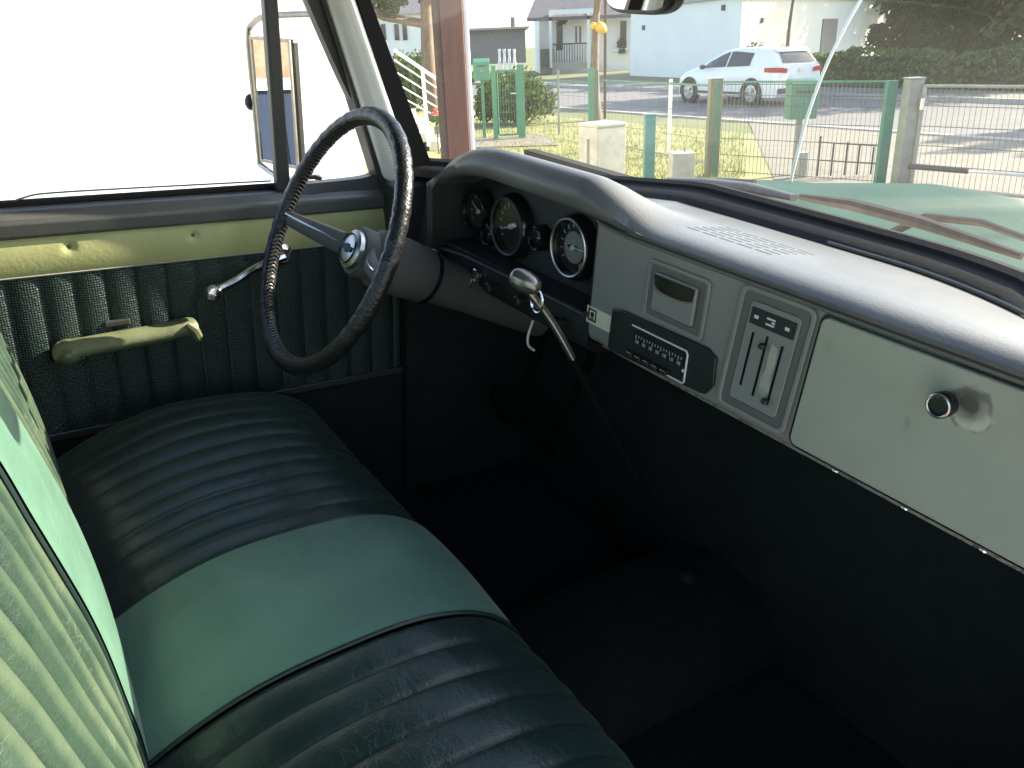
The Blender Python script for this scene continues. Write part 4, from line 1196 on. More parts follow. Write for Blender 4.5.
# ---------------------------------------------------------------- bench seat
STRIP0, STRIP1 = -.145, .1075
PITCH = .0505
def pleat(y, near):
    """0 at a seam, 1 on the roll between seams"""
    t = ((y - (STRIP0 if near else STRIP1)) / PITCH) % 1.0
    return math.sin(math.pi * t) ** .34
prof = cat_spline([(-.07, 0, .735), (-.02, 0, .772), (.04, 0, .808), (.12, 0, .846), (.22, 0, .872), (.33, 0, .876), (.42, 0, .862), (.485, 0, .828), (.522, 0, .778), (.53, 0, .71), (.515, 0, .62), (.50, 0, .55)], 6)
def prof_n(i):
    t = (prof[min(i + 1, len(prof) - 1)] - prof[max(i - 1, 0)]).normalized()
    return Vector((-t.z, 0, t.x)) if t.x > 0 or True else None
def cushion_pt(i, y, pl, lift=0.0):
    p = prof[i]; n_ = prof_n(i)
    e = max(0.0, (abs(y - (-.02)) - .60) / .08)          # rounded ends
    drop = .055 * min(1, e) ** 2.2
    f = i / (len(prof) - 1)
    amp = .0065 * sm(.05, .3, f)
    soft = .004 * noise.noise(Vector((p.x * 7, y * 7, 1.3)))
    q = Vector((p.x, y, p.z)) + n_ * (amp * (pl - 1) + lift + soft) - Vector((.4 * drop * sm(.6, 1, f), 0, drop))
    return q
def frange(a, b, n): return [a + (b - a) * k / n for k in range(n + 1)]
b = MB()
idx = list(range(len(prof)))
b.grid(lambda i, y: cushion_pt(i, y, pleat(y, True)), idx, frange(-.70, STRIP0, 132))
b.grid(lambda i, y: cushion_pt(i, y, pleat(y, False)), idx, frange(STRIP1, .665, 132))
b.cur = 0
cush = b.build("seat_cushion", M['dark_vinyl'], truck, smooth=70)
b = MB(); b.grid(lambda i, y: cushion_pt(i, y, 1.0, .002 + .006 * abs(math.sin(math.pi * (y - STRIP0) / (STRIP1 - STRIP0))) ** .6), idx, frange(STRIP0 + .002, STRIP1 - .002, 28))
b.build("cushion_centre_panel", M['light_vinyl'], cush, smooth=70)
for y in (STRIP0, STRIP1):
    b = MB(); b.tube([cushion_pt(i, y, .9, .002) for i in idx], .0028, 8); b.build("cushion_piping", M['piping'], cush)
b = MB(); b.tube([cushion_pt(i, .655, .9, .004) for i in idx[4:]], .005, 8); b.build("cushion_piping", M['piping'], cush)
b = MB(); b.box((-.12, -.66, .485), (.46, .62, .70)); b.build("seat_base", M['firewall'], cush, smooth=0)

bprof = [(.70, .050), (.78, .052), (.84, .049), (.90, .041), (.96, .032), (1.02, .020), (1.08, .006), (1.14, -.008), (1.20, -.022), (1.25, -.038), (1.285, -.060), (1.305, -.092), (1.305, -.13), (1.28, -.16), (1.20, -.175)]
bp_ = cat_spline([(x - .006, 0, z) for z, x in bprof], 6)
def back_pt(i, y, pl, lift=0.0):
    p = bp_[i]
    t = (bp_[min(i + 1, len(bp_) - 1)] - bp_[max(i - 1, 0)]).normalized()
    n_ = Vector((t.z, 0, -t.x))
    e = max(0.0, (abs(y - (-.02)) - .59) / .09)
    f = i / (len(bp_) - 1)
    bulge = .012 * (1 - (y / .68) ** 2) * math.sin(math.pi * min(1, f * 1.25)) 
    soft = .004 * noise.noise(Vector((p.z * 7, y * 7, 5.3)))
    q = Vector((p.x, y, p.z)) + n_ * (.0165 * (pl ** 2.5 - 1) * sm(.0, .12, f) + lift + bulge + soft)
    dr_ = .06 * min(1, e) ** 2.2
    return q - Vector((dr_, 0, dr_ * .5 * f))
bi = list(range(len(bp_)))
b = MB()
b.grid(lambda i, y: back_pt(i, y, pleat(y, True)), bi, frange(-.70, STRIP0, 132))
b.grid(lambda i, y: back_pt(i, y, pleat(y, False)), bi, frange(STRIP1, .66, 132))
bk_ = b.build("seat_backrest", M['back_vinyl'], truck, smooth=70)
b = MB(); b.grid(lambda i, y: back_pt(i, y, 1.0, .002 + .006 * abs(math.sin(math.pi * (y - STRIP0) / (STRIP1 - STRIP0))) ** .6), bi, frange(STRIP0 + .002, STRIP1 - .002, 28))
b.build("backrest_centre_panel", M['light_vinyl'], bk_, smooth=70)
for y in (STRIP0, STRIP1):
    b = MB(); b.tube([back_pt(i, y, .9, .002) for i in bi], .0028, 8); b.build("backrest_piping", M['piping'], bk_)

# ---------------------------------------------------------------- driver door
b = MB(); b.box((-.12, .735, .46), (.86, .80, 1.166)); door = b.build("driver_door", M['truckgreen'], truck, smooth=0, bevel=.015)
b = MB(); b.prism([(-.12, .80, 1.167), (-.12, .716, 1.167), (-.12, .712, 1.195), (-.12, .725, 1.214), (-.12, .80, 1.218)], (.97, 0, 0))
b.build("belt_rail", M['beltpaint'], door, smooth=35, bevel=.006, seg=3)
b = MB(); b.tube([(-.10, .752, 1.219), (.86, .752, 1.222)], .006, 6); b.build("window_rubber", M['rubber'], door)
# padded olive strip with button dimples
b = MB()
def strip_pt(x, z):
    y = .7235 - .006 * abs(math.sin(math.pi * (z - 1.098) / .068)) ** .7
    for bx in (.136, .343, .55):
        d = math.hypot(x - bx, z - 1.146)
        y += .006 * math.exp(-(d / .008) ** 2)
    return (x, y, z)
b.grid(strip_pt, frange(-.12, .73, 150), [1.0985 + .0675 * k / 18 for k in range(19)])
ol = b.build("door_trim_strip", M['olive'], door, smooth=60)
for bx in (.136, .343, .55):
    b = MB(); b.ball((bx, .7245, 1.146), (.0045, .003, .0045), 10, 6); b.build("trim_button", M['armrest_dark'], ol)
b = MB(); b.tube([(x, .7215, 1.1005) for x in frange(-.12, .72, 20)], .0014, 5); b.build("stitch_seam", M['tickgrey'], ol)
# pleated lower panel
b = MB()
def dp(x, z):
    t = ((x - .03) / .0515) % 1.0
    s_ = math.sin(math.pi * t) ** .5
    fade = 1 - .75 * sm(1.0, .85, z) if False else 1.0
    return (x, .730 - .008 * s_ * fade, z)
b.grid(dp, frange(-.12, .76, 272), [.80, .82, .86, .92, .98, 1.04, 1.085, 1.098])
b.build("door_panel", M['weave'], door, smooth=70)
b = MB(); b.box((-.12, .722, .782), (.80, .7345, .799)); b.build("panel_edge_trim", M['darkframe'], door, smooth=0, bevel=.003)
b = MB(); b.box((-.12, .7275, .48), (.80, .7345, .779)); b.build("door_lower_panel", M['firewall'], door, smooth=0)
# armrest
ar = MB()
pa = cat_spline([(.088, .700, .966), (.105, .692, .970), (.14, .689, .973), (.20, .690, .975), (.26, .691, .977), (.298, .692, .981), (.318, .697, .976)], 5)
ar.tube(pa, [(.012, .018)] + [(.018, .028)] * 5 + [(.017, .026)] * (len(pa) - 10) + [(.019, .027)] * 3 + [(.010, .016)], 14, flat=(0, 0, 1))
arm = ar.build("armrest", M['armrest'], door, smooth=60)
b = MB(); b.ball((.103, .694, .965), (.026, .034, .023), 16, 10); b.build("armrest_end", M['armrest_dark'], arm)
b = MB(); b.tube([(.304, .668, .994), (.314, .663, .984), (.320, .668, .966), (.328, .69, .952)], [.006, .009, .009, .004], 8); b.build("armrest_tip", M['armrest'], arm)
b = MB(); b.box((.17, .7195, .990), (.215, .7275, 1.003)); b.build("armrest_bracket", M['darkframe'], arm, smooth=0, bevel=.003)
# window crank
b = MB(); b.lathe([(0, .022), (.012, .022), (.02, .014)], (.505, .722, 1.094), (0, -1, 0), 16)
b.tube(cat_spline([(.505, .700, 1.094), (.45, .697, 1.080), (.40, .693, 1.057), (.362, .688, 1.046)], 5), [.009] * 4 + [.0075] * 8 + [.007] * 4, 8)
ck = b.build("window_crank", M['chrome'], door)
b = MB(); b.lathe([(0, .008), (.004, .015), (.018, .017), (.026, .012), (.028, .004)], (.358, .692, 1.045), (0, -1, 0), 16); b.build("crank_knob", M['chrome'], ck)
# vent window: division bar, frame and glass; sliding glass nearly wound down
AP0, AP1 = Vector((.735, .728, 1.222)), Vector((.53, .70, 1.62))    # front frame of the door window
b = MB()
b.hexa([(.508, .722, 1.215), (.534, .722, 1.215), (.534, .748, 1.215), (.508, .748, 1.215)], [(.500, .702, 1.62), (.524, .702, 1.62), (.524, .728, 1.62), (.500, .728, 1.62)])
b.build("vent_division_bar", M['darkframe'], door, smooth=0, bevel=.004)
vf = MB()
# curved front corner of the vent opening
def vfr(out):
    lo = [(.536, 1.226 - out * .35), (.62, 1.228 - out), (.69, 1.232 - out), (.715 + out * .35, 1.242 - out * .7), (.722 + out * .8, 1.262 - out * .2), (.715 + out, 1.285), (.64 + out, 1.42), (.545 + out, 1.62)]
    return [Vector((x, .735 - .028 * sm(1.22, 1.62, z), z)) for x, z in lo]
ci, co_ = cat_spline(vfr(0), 5), cat_spline(vfr(.032), 5)
o_ = len(vf.v)
for k in range(len(ci)):
    vf.v += [ci[k] + Vector((0, -.012, 0)), co_[k] + Vector((0, -.016, 0)), co_[k] + Vector((0, .02, 0)), ci[k] + Vector((0, .014, 0))]
for k in range(len(ci) - 1):
    for j in range(4):
        l = (j + 1) % 4
        vf.f.append((o_ + 4 * k + j, o_ + 4 * k + l, o_ + 4 * k + 4 + l, o_ + 4 * k + 4 + j)); vf.mi.append(0)
vf.build("vent_frame", M['darkframe'], door, smooth=50)
b = MB(); b.hexa([(.722, .708, 1.20), (.780, .688, 1.20), (.780, .76, 1.20), (.722, .76, 1.20)], [(.566, .678, 1.66), (.611, .655, 1.66), (.611, .73, 1.66), (.566, .73, 1.66)]); b.build("door_front_frame", M['darkframe'], door, smooth=0, bevel=.006)
b = MB(); b.tube([(.716, .704, 1.24), (.645, .69, 1.43), (.575, .676, 1.62)], .0035, 6); b.build("frame_bead", M['darkframe'], door)
b = MB(); b.hexa([(-.12, .722, 1.215), (-.09, .722, 1.215), (-.09, .75, 1.215), (-.12, .75, 1.215)], [(-.12, .702, 1.62), (-.09, .702, 1.62), (-.09, .73, 1.62), (-.12, .73, 1.62)]); b.build("door_rear_frame", M['darkframe'], door, smooth=0, bevel=.004)
b = MB(); b.box((-.12, .70, 1.605), (.58, .735, 1.635)); b.build("door_top_frame", M['darkframe'], door, smooth=0, bevel=.004)
b = MB(); pv = [p + Vector((0, .002, 0)) for p in ci] + [Vector((.524, .714, 1.62)), Vector((.534, .737, 1.226))]
b.add(pv, [tuple(range(len(pv)))]); b.build("vent_glass", M['sideglass'], door, smooth=0)
b = MB(); b.tube([(.545, .712, 1.232), (.555, .708, 1.245), (.575, .706, 1.246), (.59, .708, 1.238)], [.006, .008, .008, .004], 8); b.build("vent_latch", M['dullchrome'], door)
gpth = cat_spline([(.05, .751, 1.212), (.062, .751, 1.221), (.085, .751, 1.229), (.12, .751, 1.2335), (.25, .751, 1.2335), (.505, .751, 1.231)], 6)
b = MB(); pg = gpth + [Vector((.505, .751, 1.19)), Vector((.05, .751, 1.19))]
b.add(pg, [tuple(range(len(pg)))]); wg = b.build("door_glass", M['sideglass'], door, smooth=0)
b = MB(); b.tube(gpth, .0016, 6); b.build("glass_edge", mat("glass_edge_green", (0.06, 0.09, 0.08), 0.3), wg)

# door mirror on its tube bracket
mn = Vector((-.93, -.37, -.02)).normalized()
mu = Vector((0, 0, 1)); mu = (mu - mn * mu.dot(mn)).normalized(); ms = mn.cross(mu)
MC = Vector((.604, 1.0, 1.345))
hw_, hh_ = .064, .132
def mpt(a, c, d=0): return MC + ms * a + mu * c + mn * d
b = MB(); b.obox(MC - mn * .012, ms * hw_, mu * hh_, mn * .010); mr_ = b.build("door_mirror", M['blackplastic'], truck, smooth=0, bevel=.006)
b = MB(); b.obox(MC, ms * (hw_ - .006), mu * (hh_ - .006), mn * .0015); b.build("mirror_glass", M['mirror'], mr_, smooth=0)
b = MB(); b.ring([mpt(-hw_, -hh_), mpt(hw_, -hh_), mpt(hw_, hh_), mpt(-hw_, hh_)], [mpt(-hw_ + .006, -hh_ + .006), mpt(hw_ - .006, -hh_ + .006), mpt(hw_ - .006, hh_ - .006), mpt(-hw_ + .006, hh_ - .006)], mn * .004); b.build("mirror_frame", M['dullchrome'], mr_, smooth=0)
b = MB()
far = ms if (mpt(1, 0) - MC).y > 0 else -ms
e1 = MC + far * (hw_ + .006)
b.tube(cat_spline([e1 + mu * -.14, e1 + mu * 0, e1 + mu * .125, e1 + mu * .158 - far * .02, MC + mu * .175 - far * .01, Vector((.66, .82, 1.53)), Vector((.665, .76, 1.52))], 5), .0065, 8)
b.tube(cat_spline([e1 + mu * -.14, MC + mu * -.16, Vector((.64, .80, 1.20))], 5), .0065, 8)
b.build("mirror_bracket", M['dullchrome'], mr_)
b = MB(); b.ball(e1 + far * .012 - mu * .005, (.014, .014, .018), 10, 7); b.build("mirror_clamp", M['blackplastic'], mr_)

# ---------------------------------------------------------------- dashboard
FX = .75
def face_plate(y0, y1, z0, z1): return (y0, y1, z0, z1)
dsh = MB()
# painted metal face with rolled lower lip, right of the instruments
lip = [(.80, 1.290), (FX, 1.288), (FX, 1.130), (FX + .001, 1.120), (FX + .004, 1.113), (FX + .012, 1.107), (FX + .03, 1.103), (FX + .032, 1.092)]
def face_cut(y):  # left end stops at the instrument cluster
    return y
dsh.grid(lambda y, k: (lip[k][0], y, lip[k][1]), frange(-.72, .046, 60), range(len(lip)))
dash = dsh.build("dashboard", M['dash'], truck, smooth=35)
# under-cluster apron, set lower and a little forward
ap = [(.80, 1.152), (.752, 1.150), (.750, 1.142), (.752, 1.10), (.760, 1.088), (.775, 1.082), (.80, 1.080)]
b = MB(); b.grid(lambda y, k: (ap[k][0] + .004 * sm(.1, .6, y), y, ap[k][1]), frange(.0475, .522, 40), range(len(ap))); b.build("lower_apron", M['dashdark'], dash, smooth=35)
# dash pad and instrument brow, one moulded strip along the whole width
def brow(y): return sm(-.085, .055, y)
def browend(y): return min(1.2, (max(0.0, y - .25) / .26) ** 2.5)
def pad_section(y):
    k = brow(y); e = browend(y)
    zt = 1.305 + .050 * k - .10 * e
    xn = .732 - .024 * k + .012 * e
    lipz = 1.288 + .017 * k - .055 * e
    rear = wbase(max(-.675, min(.675, y))).x - .062
    rz = 1.298 - lin(y, [(.08, 0), (.36, .034), (.6, .055)])
    rnd_ = .008 + .010 * k
    s_ = [(FX + .03 + .03 * k, lipz + .004 * k), (xn + .016, lipz), (xn + .006, lipz + .003), (xn + .001, lipz + .010), (xn, (lipz + zt) / 2), (xn + .003, zt - .012 * (1 + k * .5)), (xn + .010, zt - .005), (xn + .024, zt)]
    m_ = 8
    for j in range(1, m_ + 1):
        t = j / m_
        x = (xn + .024) + (rear - xn - .024) * t
        z = zt + (rz - zt) * sm(0, .75, t) + .004 * math.sin(math.pi * t) * (1 - k)
        s_.append((x, z))
    s_.append((rear + .02, rz - .02))
    return s_
yl = frange(-.725, .506, 150)
secs = {y: pad_section(y) for y in yl}
b = MB(); b.grid(lambda y, k: (secs[y][k][0], y, secs[y][k][1]), yl, range(len(secs[yl[0]])))
pad = b.build("dash_pad", M['pad'], dash, smooth=60)
# shadow bead between the pad lip and the face
b = MB(); b.tube([(FX - .001, y, 1.2835) for y in frange(-.72, -.02, 10)] + [(FX - .001, .03, 1.287), (FX, .046, 1.290)], .0035, 6); b.build("dash_bead", M['groove'], dash)
# speaker slots pressed in the pad
def padz(x, y):
    s_ = pad_section(y)
    for (xa, za), (xb, zb) in zip(s_[7:], s_[8:]):
        if xa <= x <= xb: return za + (zb - za) * (x - xa) / (xb - xa)
    return s_[-1][1]
b = MB()
for k in range(6):
    for j in range(5):
        y0 = -.078 - j * .030 - k * .003; x = .80 + k * .012
        z = padz(x, y0 - .012)
        b.box((x - .002, y0 - .024, z - .003), (x + .0015, y0, z + .0003))
b.build("speaker_slots", M['slot'], pad, smooth=0)
b = MB()
b.tube([(wbase(y).x - .064, y, padz(wbase(y).x - .0645, y) + .003) for y in frange(-.66, -.20, 16)], .0028, 6); b.build("pad_rear_bead", M['groove'], pad)

# instrument cluster: recessed black panel, bezel, gauges
b = MB()
b.grid(lambda y, z: (.800 + .012 * sm(.3, .5, y), y, z), frange(.048, .505, 16), frange(1.14, 1.30, 8))
b.add([(.80, .048, 1.14), (.80, .048, 1.315), (.748, .046, 1.30), (.748, .046, 1.142)], [(0, 1, 2, 3)])
b.add([(.80, .048, 1.14), (.748, .048, 1.1505), (.748, .505, 1.135), (.812, .505, 1.14)], [(0, 1, 2, 3)])
cl = b.build("instrument_cluster", M['dashdark'], truck, smooth=0)
b = MB()
b.tube([(.744, .05, 1.149), (.744, .2, 1.149), (.744, .40, 1.146), (.744, .505, 1.137)], [(.005, .007)] * 4, 8); b.build("cluster_bezel", M['dashdark'], cl)
b = MB(); b.hexa([(.722, .500, 1.105), (.84, .506, 1.105), (.84, .522, 1.105), (.722, .516, 1.105)], [(.716, .496, 1.262), (.84, .506, 1.262), (.84, .522, 1.262), (.716, .512, 1.262)]); b.build("cluster_cheek", M['darkframe'], cl, smooth=0, bevel=.006, seg=3)
b = MB(); b.hexa([(.765, .523, 1.075), (.80, .523, 1.075), (.80, .70, 1.075), (.765, .70, 1.075)], [(.80, .523, 1.262), (.84, .523, 1.262), (.84, .70, 1.248), (.80, .70, 1.248)]); b.build("dash_end_panel", M['darkframe'], dash, smooth=0, bevel=.008)
def gauge(y, z, r, name, face, ringm, needle, ticks=11, x=.800, inner=None):
    g = MB(); ax = (-1, 0, 0)
    g.lathe([(0, r * 1.32), (.010, r * 1.30), (.020, r * 1.18), (.020, r * 1.06), (.004, r * 1.0)], (x, y, z), ax, 36)
    o = g.build(name, M['blackgloss'], cl)
    g = MB(); g.lathe([(0, r * .998), (.003, r * .998)], (x - .004, y, z), ax, 36); g.build("gauge_face", face, o)
    g = MB(); pts = [(x - .021, y + r * 1.10 * math.cos(2 * math.pi * k / 36), z + r * 1.10 * math.sin(2 * math.pi * k / 36)) for k in range(36)]
    g.tube(pts, r * .055, 6, closed=True); g.build("gauge_ring", ringm, o)
    g = MB()
    for k in range(ticks):
        a = R(215 - 250 * k / (ticks - 1))
        c, s_ = math.cos(a), math.sin(a)
        p0 = Vector((x - .0078, y - r * .76 * c, z + r * .76 * s_)); p1 = Vector((x - .0078, y - r * .93 * c, z + r * .93 * s_))
        g.tube([p0, p1], r * .02, 4)
    g.build("tick_mark", M['tickwhite'], o)
    g = MB(); a = R(needle); g.tube([(x - .010, y, z), (x - .010, y - r * .78 * math.cos(a), z + r * .78 * math.sin(a))], [r * .05, r * .015], 5)
    g.lathe([(0, r * .12), (.006, r * .10)], (x - .008, y, z), ax, 14); g.build("needle", M['tickwhite'] if face is M['dial'] else M['dial'], o)
    if inner:
        g = MB(); g.lathe([(0, r * inner), (.002, r * inner)], (x - .0075, y, z), ax, 28); g.build("gauge_centre", M['dialgrey'], o)
    g = MB(); g.lathe([(0, r * 1.04), (.001, r * 1.02)], (x - .017, y, z), ax, 36); g.build("gauge_glass", M['gaugeglass'], o)
    return o
gauge(.150, 1.221, .041, "fuel_gauge", M['dial'], M['dullchrome'], 0, 12, inner=.62)
gauge(.331, 1.213, .044, "speedometer", M['dial'], M['darkframe'], 200, 13)
gauge(.452, 1.212, .034, "temperature_gauge", M['dial'], M['blackgloss'], 150, 9, x=.806)
for y, z in ((.243, 1.214), (.396, 1.184)):
    gauge(y, z, .017, "small_gauge", M['dial'], M['blackgloss'], 120, 5)
b = MB(); b.prism([(.7905, .150 + .018, 1.221), (.7905, .150 + .006, 1.225), (.7905, .150 - .006, 1.225), (.7905, .150 - .018, 1.221), (.7905, .150 - .006, 1.217), (.7905, .150 + .006, 1.217)], (-.001, 0, 0)); b.build("gauge_emblem", M['blackgloss'], cl, smooth=0)
# ignition lock, apron knobs, hanging bracket
for (y, z, r) in ((.105, 1.118, .011), (.21, 1.122, .010), (.30, 1.118, .010)):
    b = MB(); b.lathe([(0, r * .6), (.012, r * .6), (.014, r), (.024, r), (.027, r * .7)], (FX + .001, y, z), (-1, 0, 0), 18); b.build("pull_knob", M['blackplastic'], dash)
b = MB(); b.lathe([(0, .013), (.008, .013), (.010, .010)], (FX + .001, .372, 1.118), (-1, 0, 0), 18); b.tube([(FX - .01, .372, 1.112), (FX - .022, .372, 1.090)], .005, 6); b.build("ignition_lock", M['chrome'], dash)
b = MB(); b.tube(cat_spline([(.76, .205, 1.085), (.752, .205, 1.06), (.752, .203, 1.043), (.752, .185, 1.040)], 4), .0022, 6); b.build("dangling_wire", M['tickwhite'], dash)

# sticker with black pictogram
b = MB(); b.box((FX - .0008, -.003, 1.137), (FX - .0002, .053, 1.163))
sk = b.build("dash_sticker", M['cream'], dash, smooth=0)
b = MB(); b.ring([(FX - .0009, .049, 1.141), (FX - .0009, .030, 1.141), (FX - .0009, .030, 1.160), (FX - .0009, .049, 1.160)], [(FX - .0009, .0465, 1.1435), (FX - .0009, .0325, 1.1435), (FX - .0009, .0325, 1.1575), (FX - .0009, .0465, 1.1575)], (-.0003, 0, 0))
b.lathe([(0, .0042), (.0004, .0042)], (FX - .0009, .0395, 1.1515), (-1, 0, 0), 14)
b.box((FX - .0013, .0365, 1.1440), (FX - .0009, .0425, 1.1465))
b.build("pictogram", M['blackplastic'], sk, smooth=0)

# ashtray
def recess(name, y0, y1, z0, z1, r, depth, mrim, mfloor, skew=0.0, rim=.006, parent=None, proud=.003):
    g = MB()
    out_ = rrect(y0, y1, z0, z1, r, FX - .0004, skew=skew); inn = rrect(y0 + rim, y1 - rim, z0 + rim, z1 - rim, max(.002, r - rim * .6), FX - .0004, skew=skew)
    g.ring(out_, inn, (-proud, 0, 0))
    o = g.build(name, mrim, parent or truck, smooth=30, bevel=.0012)
    return o, inn
asht, inn = recess("ashtray", -.182, -.068, 1.186, 1.268, .008, 0, M['dash'], None, skew=-.02)
b = MB(); b.ring(rrect(-.178, -.072, 1.190, 1.264, .007, FX - .0008, skew=-.02), rrect(-.166, -.084, 1.199, 1.256, .006, FX - .0008, skew=-.02), (-.0012, 0, 0)); b.build("ashtray_groove", M['groove'], asht, smooth=0)
b = MB(); b.prism(rrect(-.164, -.086, 1.201, 1.254, .005, FX - .0008, skew=-.02), (-.006, 0, 0)); dr2 = b.build("ashtray_drawer", M['dash'], asht, smooth=30, bevel=.002)
b = MB(); b.prism([(FX - .0072, y, z) for y, z in ((-.163, 1.251), (-.088, 1.251), (-.090, 1.237), (-.105, 1.231), (-.145, 1.229), (-.160, 1.234))], (-.0008, 0, 0)); b.build("finger_slot", M['blackgloss'], dr2, smooth=0)
b = MB(); b.tube([(FX - .009, y, 1.2295 + .004 * ((y + .125) / .035) ** 2) for y in frange(-.158, -.092, 10)], .0016, 6); b.build("drawer_lip", M['dullchrome'], dr2)

# radio
def quad_yz(pts, x): return [(x, y, z) for y, z in pts]
g = MB(); bz_ = [(-.008, 1.176), (-.030, 1.181), (-.195, 1.184), (-.211, 1.176), (-.2135, 1.140), (-.203, 1.124), (-.195, 1.1215), (-.012, 1.1135), (-.006, 1.118)]
g.prism(quad_yz(bz_, FX - .0005), (-.0045, 0, 0)); radio = g.build("radio", M['blackplastic'], truck, smooth=30, bevel=.0015)
rf = [(-.056, 1.168), (-.164, 1.168), (-.164, 1.124), (-.056, 1.124)]
g = MB(); g.prism(quad_yz([(-.060, 1.165), (-.161, 1.165), (-.161, 1.143), (-.060, 1.143)], FX - .0052), (-.0012, 0, 0)); dl = g.build("radio_dial", M['dial'], radio, smooth=0)
g = MB(); g.tube([(FX - .0066, -.056, 1.1685), (FX - .0066, -.162, 1.1685), (FX - .0066, -.1655, 1.165), (FX - .0066, -.1655, 1.126), (FX - .0066, -.163, 1.1235), (FX - .0066, -.132, 1.1235)], .0014, 6); g.build("radio_trim", M['tickwhite'], radio)
g = MB(); rr = random.Random(9)
for k in range(17):
    y = -.066 - k * .0056
    hgt = .0035 if k % 3 else .006
    g.box((FX - .0072, y - .0008, 1.1575 - hgt), (FX - .0066, y + .0008, 1.1575))
for k in range(7):
    y = -.068 - k * .0138
    g.box((FX - .0072, y - .004, 1.1455), (FX - .0066, y - .0005, 1.1502)); g.box((FX - .0072, y + .0008, 1.1455), (FX - .0066, y + .0022, 1.1502))
g.build("dial_scale", M['tickgrey'], dl, smooth=0)
for k in range(5):
    y = -.062 - k * .0172
    g = MB(); g.box((FX - .014, y - .0055, 1.1245), (FX - .005, y + .0055, 1.1315)); kb_ = g.build("radio_button", M['blackplastic'], radio, smooth=0, bevel=.0012)
    g = MB(); g.box((FX - .0146, y - .0045, 1.1300), (FX - .0142, y + .0045, 1.1312)); g.build("button_edge", M['tickgrey'], kb_, smooth=0)
g = MB(); g.ball((FX - .0065, -.1615, 1.1405), .0022, 8, 6); g.build("dial_lamp", M['tickwhite'], radio)

# heater control panel
HS = -.075
ht, inn = recess("heater_control", -.334, -.226, 1.121, 1.281, .012, 0, M['dash'], None, skew=HS, rim=.006, proud=.004)
b = MB(); b.ring(rrect(-.329, -.231, 1.126, 1.276, .010, FX - .0009, skew=HS), rrect(-.318, -.243, 1.136, 1.266, .009, FX - .0009, skew=HS), (-.0012, 0, 0)); b.build("heater_groove", M['groove'], ht, smooth=0)
b = MB(); b.prism(rrect(-.317, -.244, 1.137, 1.265, .006, FX - .001, skew=HS), (-.0025, 0, 0)); hpnl = b.build("heater_plate", M['dash'], ht, smooth=30, bevel=.001)
def sk_(y, z): return y + HS * (z - 1.201)
b = MB(); b.prism([(FX - .0037, sk_(y, z), z) for y, z in ((-.313, 1.238), (-.249, 1.238), (-.249, 1.258), (-.313, 1.258))], (-.0015, 0, 0)); lab = b.build("heater_label", M['dashdark'], ht, smooth=0)
b = MB()
for y, z, w, h in ((-.258, 1.248, .003, .004), (-.279, 1.2515, .006, .0022), (-.279, 1.2445, .006, .0022), (-.283, 1.248, .0022, .0022), (-.303, 1.248, .003, .004)):
    b.box((FX - .0058, sk_(y, z) - w, z - h / 2), (FX - .0053, sk_(y, z) + w, z + h / 2))
b.build("label_mark", M['tickwhite'], lab, smooth=0)
for y, z0, z1, kz in ((-.258, 1.158, 1.228, None), (-.279, 1.152, 1.230, 1.219), (-.302, 1.150, 1.226, 1.156)):
    b = MB(); b.hexa([(FX - .0037, sk_(y - .0016, z0), z0), (FX - .0037, sk_(y + .0016, z0), z0), (FX - .0037, sk_(y + .0016, z1), z1), (FX - .0037, sk_(y - .0016, z1), z1)], [(FX - .0042, sk_(y - .0016, z0), z0), (FX - .0042, sk_(y + .0016, z0), z0), (FX - .0042, sk_(y + .0016, z1), z1), (FX - .0042, sk_(y - .0016, z1), z1)])
    sl = b.build("slider_slot", M['blackgloss'], ht, smooth=0)
    if kz:
        b = MB(); b.ball((FX - .010, sk_(y, kz), kz), (.005, .0048, .004), 12, 8); b.build("slider_knob", M['blackplastic'], sl)
b = MB(); b.prism([(FX - .0038, sk_(y, z), z) for y, z in ((-.2875, 1.224), (-.297, 1.221), (-.2985, 1.205), (-.2975, 1.185), (-.300, 1.165), (-.295, 1.156), (-.286, 1.160), (-.2835, 1.178), (-.288, 1.192), (-.2865, 1.21))], (-.0003, 0, 0)); b.build("worn_patch", M['glovepaint0'], ht, smooth=0)

# glove box lid with rounded corners, knob and worn ring
glm = M['glovepaint']
nt = glm.node_tree; N, L = nt.nodes, nt.links
tc = N.new("ShaderNodeTexCoord")
def wear_ring(cy, cz, r0, r1, colr, wob=.010, ns=60, sq=(1, 1)):
    """ragged worn patch around a point of the lid"""
    global last_sock
    mp = N.new("ShaderNodeMapping"); mp.inputs["Location"].default_value = (0, -cy * sq[0], -cz * sq[1]); mp.inputs["Scale"].default_value = (0, sq[0], sq[1])
    L.new(tc.outputs["Object"], mp.inputs[0])
    ln = N.new("ShaderNodeVectorMath"); ln.operation = 'LENGTH'; L.new(mp.outputs[0], ln.inputs[0])
    nz = N.new("ShaderNodeTexNoise"); nz.inputs["Scale"].default_value = ns; nz.inputs["Detail"].default_value = 5; L.new(tc.outputs["Object"], nz.inputs["Vector"])
    ma = N.new("ShaderNodeMath"); ma.operation = 'MULTIPLY_ADD'; ma.inputs[1].default_value = wob * 2; L.new(nz.outputs["Fac"], ma.inputs[0]); L.new(ln.outputs["Value"], ma.inputs[2])
    mr = N.new("ShaderNodeMapRange"); mr.inputs[1].default_value = r0 + wob; mr.inputs[2].default_value = r1 + wob; mr.inputs[3].default_value = 1; mr.inputs[4].default_value = 0
    L.new(ma.outputs[0], mr.inputs[0])
    mx = N.new("ShaderNodeMix"); mx.data_type = 'RGBA'; mx.inputs[7].default_value = (*colr, 1)
    L.new(mr.outputs[0], mx.inputs[0]); L.new(last_sock, mx.inputs[6])
    last_sock = mx.outputs[2]
